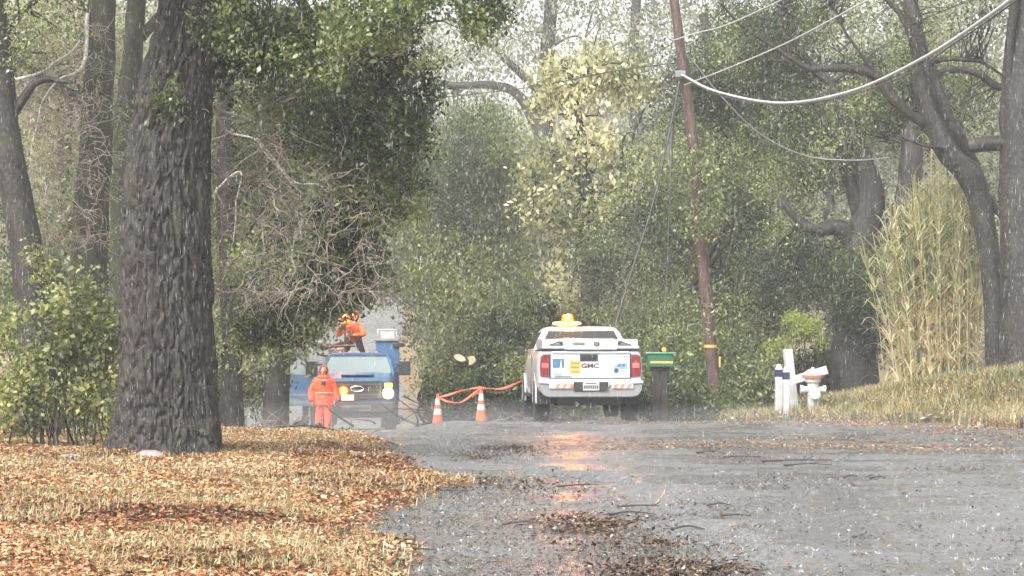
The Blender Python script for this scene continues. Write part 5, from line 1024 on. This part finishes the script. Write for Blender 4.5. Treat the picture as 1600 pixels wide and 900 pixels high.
blades('bank_grass', 'tall tawny and green grass on the right bank', 90000, right, 1, 16, 38, 60, .30, L_grass, 68, lambda q: .1 + .8 * fbm(q * .6, 3, 69), bias=1.3, w_=.010)
litter('bank_leaves', 'pale fallen leaves along the foot of the right bank', 16000, 1, 16, 34, 52, right, L_litter, .10, 71, 'leaves', lambda q: .65 + 0 * q[:, 0], bias=1.3, lift=.05)
# debris on the road
def blobm(cx, cy, rx, ry): return lambda x, y: np.exp(-(((x - cx) / rx) ** 2 + ((y - cy) / ry) ** 2))
pA = blobm(.70, 19.3, .34, .62); pB = blobm(1.15, 15.2, .38, .7); pC = blobm(-.2, 24.8, .7, 1.2); pE = blobm(-.2, 30.6, .42, .9); pD = blobm(1.0, 17.3, .5, .8)
onr = lambda x, y: roadd(x, y) > -.15
litter('road_debris', 'dark sodden leaves and bark heaped and strewn on the wet road', 7000, -3, 9, 12.5, 34, lambda x, y: onr(x, y) * np.clip(pA(x, y) * 1.0 + pB(x, y) * .9 + pC(x, y) * .25 + pE(x, y) * .8 + pD(x, y) * .2, 0, 1), L_debris, .045, 73, 'debris', lambda q: .45 + 0 * q[:, 0], lift=.012)
litter('scattered_leaves', 'leaf bits and twig flakes scattered over the whole road', 26000, -5, 12, 12.5, 44, lambda x, y: onr(x, y) * np.clip(.12 + .9 * (fbm(np.stack([x * .6, y * .3], -1), 4, 75) > .55) + .6 * (x < 1.2) * (y < 26), 0, 1), L_debris, .032, 74, 'leaves', lambda q: .30 + .45 * (vnoise(q * 37.0, 5) > .6), lift=.004, up=.15)
litter('wrack_line', 'tan leaves and needles washed up along the far edge of the road', 6500, 1, 12, 30, 42, lambda x, y: onr(x, y) * np.clip(np.exp(-((roadd(x, y) - .6) / .9) ** 2) * (.3 + 1.4 * (fbm(np.stack([x * .9, y * .9], -1), 3, 77) > .5)) + .35 * (fbm(np.stack([x * .35, y * .8], -1), 4, 78) > .56), 0, 1), L_litter, .04, 76, 'leaves', lambda q: .6 + 0 * q[:, 0], lift=.006, up=.2)
# single sticks one could pick up
ref = [(1160, 718, .5), (1245, 727, .9), (1262, 732, .6), (1330, 752, .15), (1125, 797, .25), (1150, 815, .28), (1075, 822, .3), (1010, 786, .6), (985, 797, .5), (1110, 712, .4), (905, 752, .5), (1372, 753, .2), (700, 762, .35), (820, 812, .4), (1220, 640, .2), (640, 855, .45), (480, 770, .4), (520, 842, .6)]
desc = ['long straight dark twig on the wet road right of the orange reflection', 'longest dark stick lying across the middle of the wet road', 'thin dark stick just below the longest one on the road', 'tiny dark chip on open road right of the sticks', 'short crooked dark twig at the lower centre of the road', 'short curved twig lowest of those right of the debris heap', 'short dark twig just right of the debris heap', 'dark twig standing off the top right of the debris heap', 'dark stick along the top edge of the debris heap', 'faint dark twig on the road below the mailbox', 'dark stick under the end of the orange reflection', 'lone dark chip far right on the open road', 'pale stick at the tip of the left verge', 'dark twig left of the debris heap', 'short twig near the foot of the right bank', 'light stick at the bottom of the verge edge', 'dark twig in the leaf litter left of the road', 'dark branchlet in the leaves at the bottom centre left']
for k, ((px, py, L_), ds) in enumerate(zip(ref, desc)):
    Yd = EYE * F / (py - HZ); x = (px - 800) / F * Yd; z = float(surf(np.array([x]), np.array([Yd]))[0]) + .015; az = random.uniform(-.35, .35); a = Acc(); d = np.array([math.cos(az), math.sin(az), 0])
    a.tube([-d * L_ / 2, [0, .02, .012 + .02 * random.random()], d * L_ / 2 + [0, 0, .01]], .012, .005, seg=6, wob=.06, n=10)
    if L_ > .35: a.tube([d * L_ * .1 + [0, 0, .01], d * L_ * .25 + [0, .1, .05]], .006, .003, seg=5)
    tag(mkobj('fallen_twig', a.mesh('fallen_twig', M_darkwood), None, (x, Yd, z)), ds, 'twig', 'single twigs fallen on the road and verge')
# weedy stems on the road edge
for px, py, lab, sd in ((1035, 785, 'small upright twiggy sprig standing on the road above the debris heap', 1), (470, 0, '', 0)):
    if not lab: continue
    Yd = EYE * F / (py - HZ); x = (px - 800) / F * Yd; a = Acc(); g = np.random.default_rng(sd)
    for _ in range(5):
        d = g.normal(size=3) * .10; a.tube([[g.normal() * .05, 0, 0], d * .5 + [0, 0, .09], d + [0, 0, .15]], .006, .002, seg=5, n=8)
    tag(mkobj('twig_sprig', a.mesh('twig_sprig', M_tangle), None, (x, Yd, float(surf(np.array([x]), np.array([Yd]))[0]))), lab, 'sprig')
# rain: splash crowns on the road and drops in the air
m, n, p = newmat('rain_water'); p.inputs['Base Color'].default_value = (.85, .88, .9, 1); p.inputs['Roughness'].default_value = .1; p.inputs['Alpha'].default_value = .34; p.inputs['Specular IOR Level'].default_value = .8; M_rain = m
for mt_ in (ORG, CLO):
    n = mt_.node_tree; p = n.nodes['Principled BSDF']; tc = N(n, 'ShaderNodeTexCoord'); mp = N(n, 'ShaderNodeMapping'); mp.inputs['Scale'].default_value = (9, 9, 4); n.links.new(tc.outputs['Object'], mp.inputs[0])
    no = N(n, 'ShaderNodeTexNoise', Scale=1.0, Detail=4.0, Distortion=1.2); n.links.new(mp.outputs[0], no.inputs['Vector']); bump(n, p, no.outputs[0], 1.0, 0.07)
g = np.random.default_rng(99); q = scatter(1100, -6, 14, 13, 44, onr, g, 1.3); z = roadz(q[:, 0], q[:, 1]); VV = []; FF = []; n0 = 0
for (x, y), zz in zip(q, z):
    for j in range(4):
        az = g.uniform(0, 6.28); h = g.uniform(.006, .020); d = np.array([math.cos(az), math.sin(az), 0]) * .014; b_ = np.array([x, y, zz]) + d; tip = b_ + d * 1.2 + [0, 0, h]; w_ = .0024
        VV += [b_ - [w_, 0, 0], b_ + [w_, 0, 0], tip + [w_ * .6, 0, 0], tip - [w_ * .6, 0, 0]]; FF.append([n0, n0 + 1, n0 + 2, n0 + 3]); n0 += 4
tag(mkobj('rain_splashes', np_mesh('rain_splashes', VV, FF, M_rain)), 'small splash crowns where rain strikes the road', 'rain splashes', kind='stuff')

g = np.random.default_rng(101); m = 42000; Y = 9 + 40 * g.random(m) ** .75; x = g.uniform(-1, 1, m) * (Y * .25 + .5); z = EYE + g.uniform(-.9, 1, m) * (Y * .17); gzz = np.maximum(ground(x, Y), -2) + .1; k = z > gzz; c = np.stack([x, Y, z], -1)[k]; m = len(c)
hl = g.uniform(.010, .026, m)[:, None]; up_ = np.array([.04, 0, 1.0]); w3 = .0012; th = [0, 2.1, 4.2]; ring = np.array([[math.cos(a) * w3, math.sin(a) * w3, 0] for a in th])
V = np.concatenate([(c + up_ * hl)[:, None], c[:, None] - (up_ * hl * .3)[:, None] + ring[None], (c - up_ * hl)[:, None]], 1).reshape(-1, 3); k5 = np.arange(m)[:, None] * 5
Fq = np.concatenate([k5 + f for f in ([0, 1, 2], [0, 2, 3], [0, 3, 1], [4, 2, 1], [4, 3, 2], [4, 1, 3])], 0)
tag(mkobj('rain', np_mesh('rain', V, Fq, M_rain, None, True)), 'pale raindrops falling all through the air of the lane', 'rain', kind='stuff')
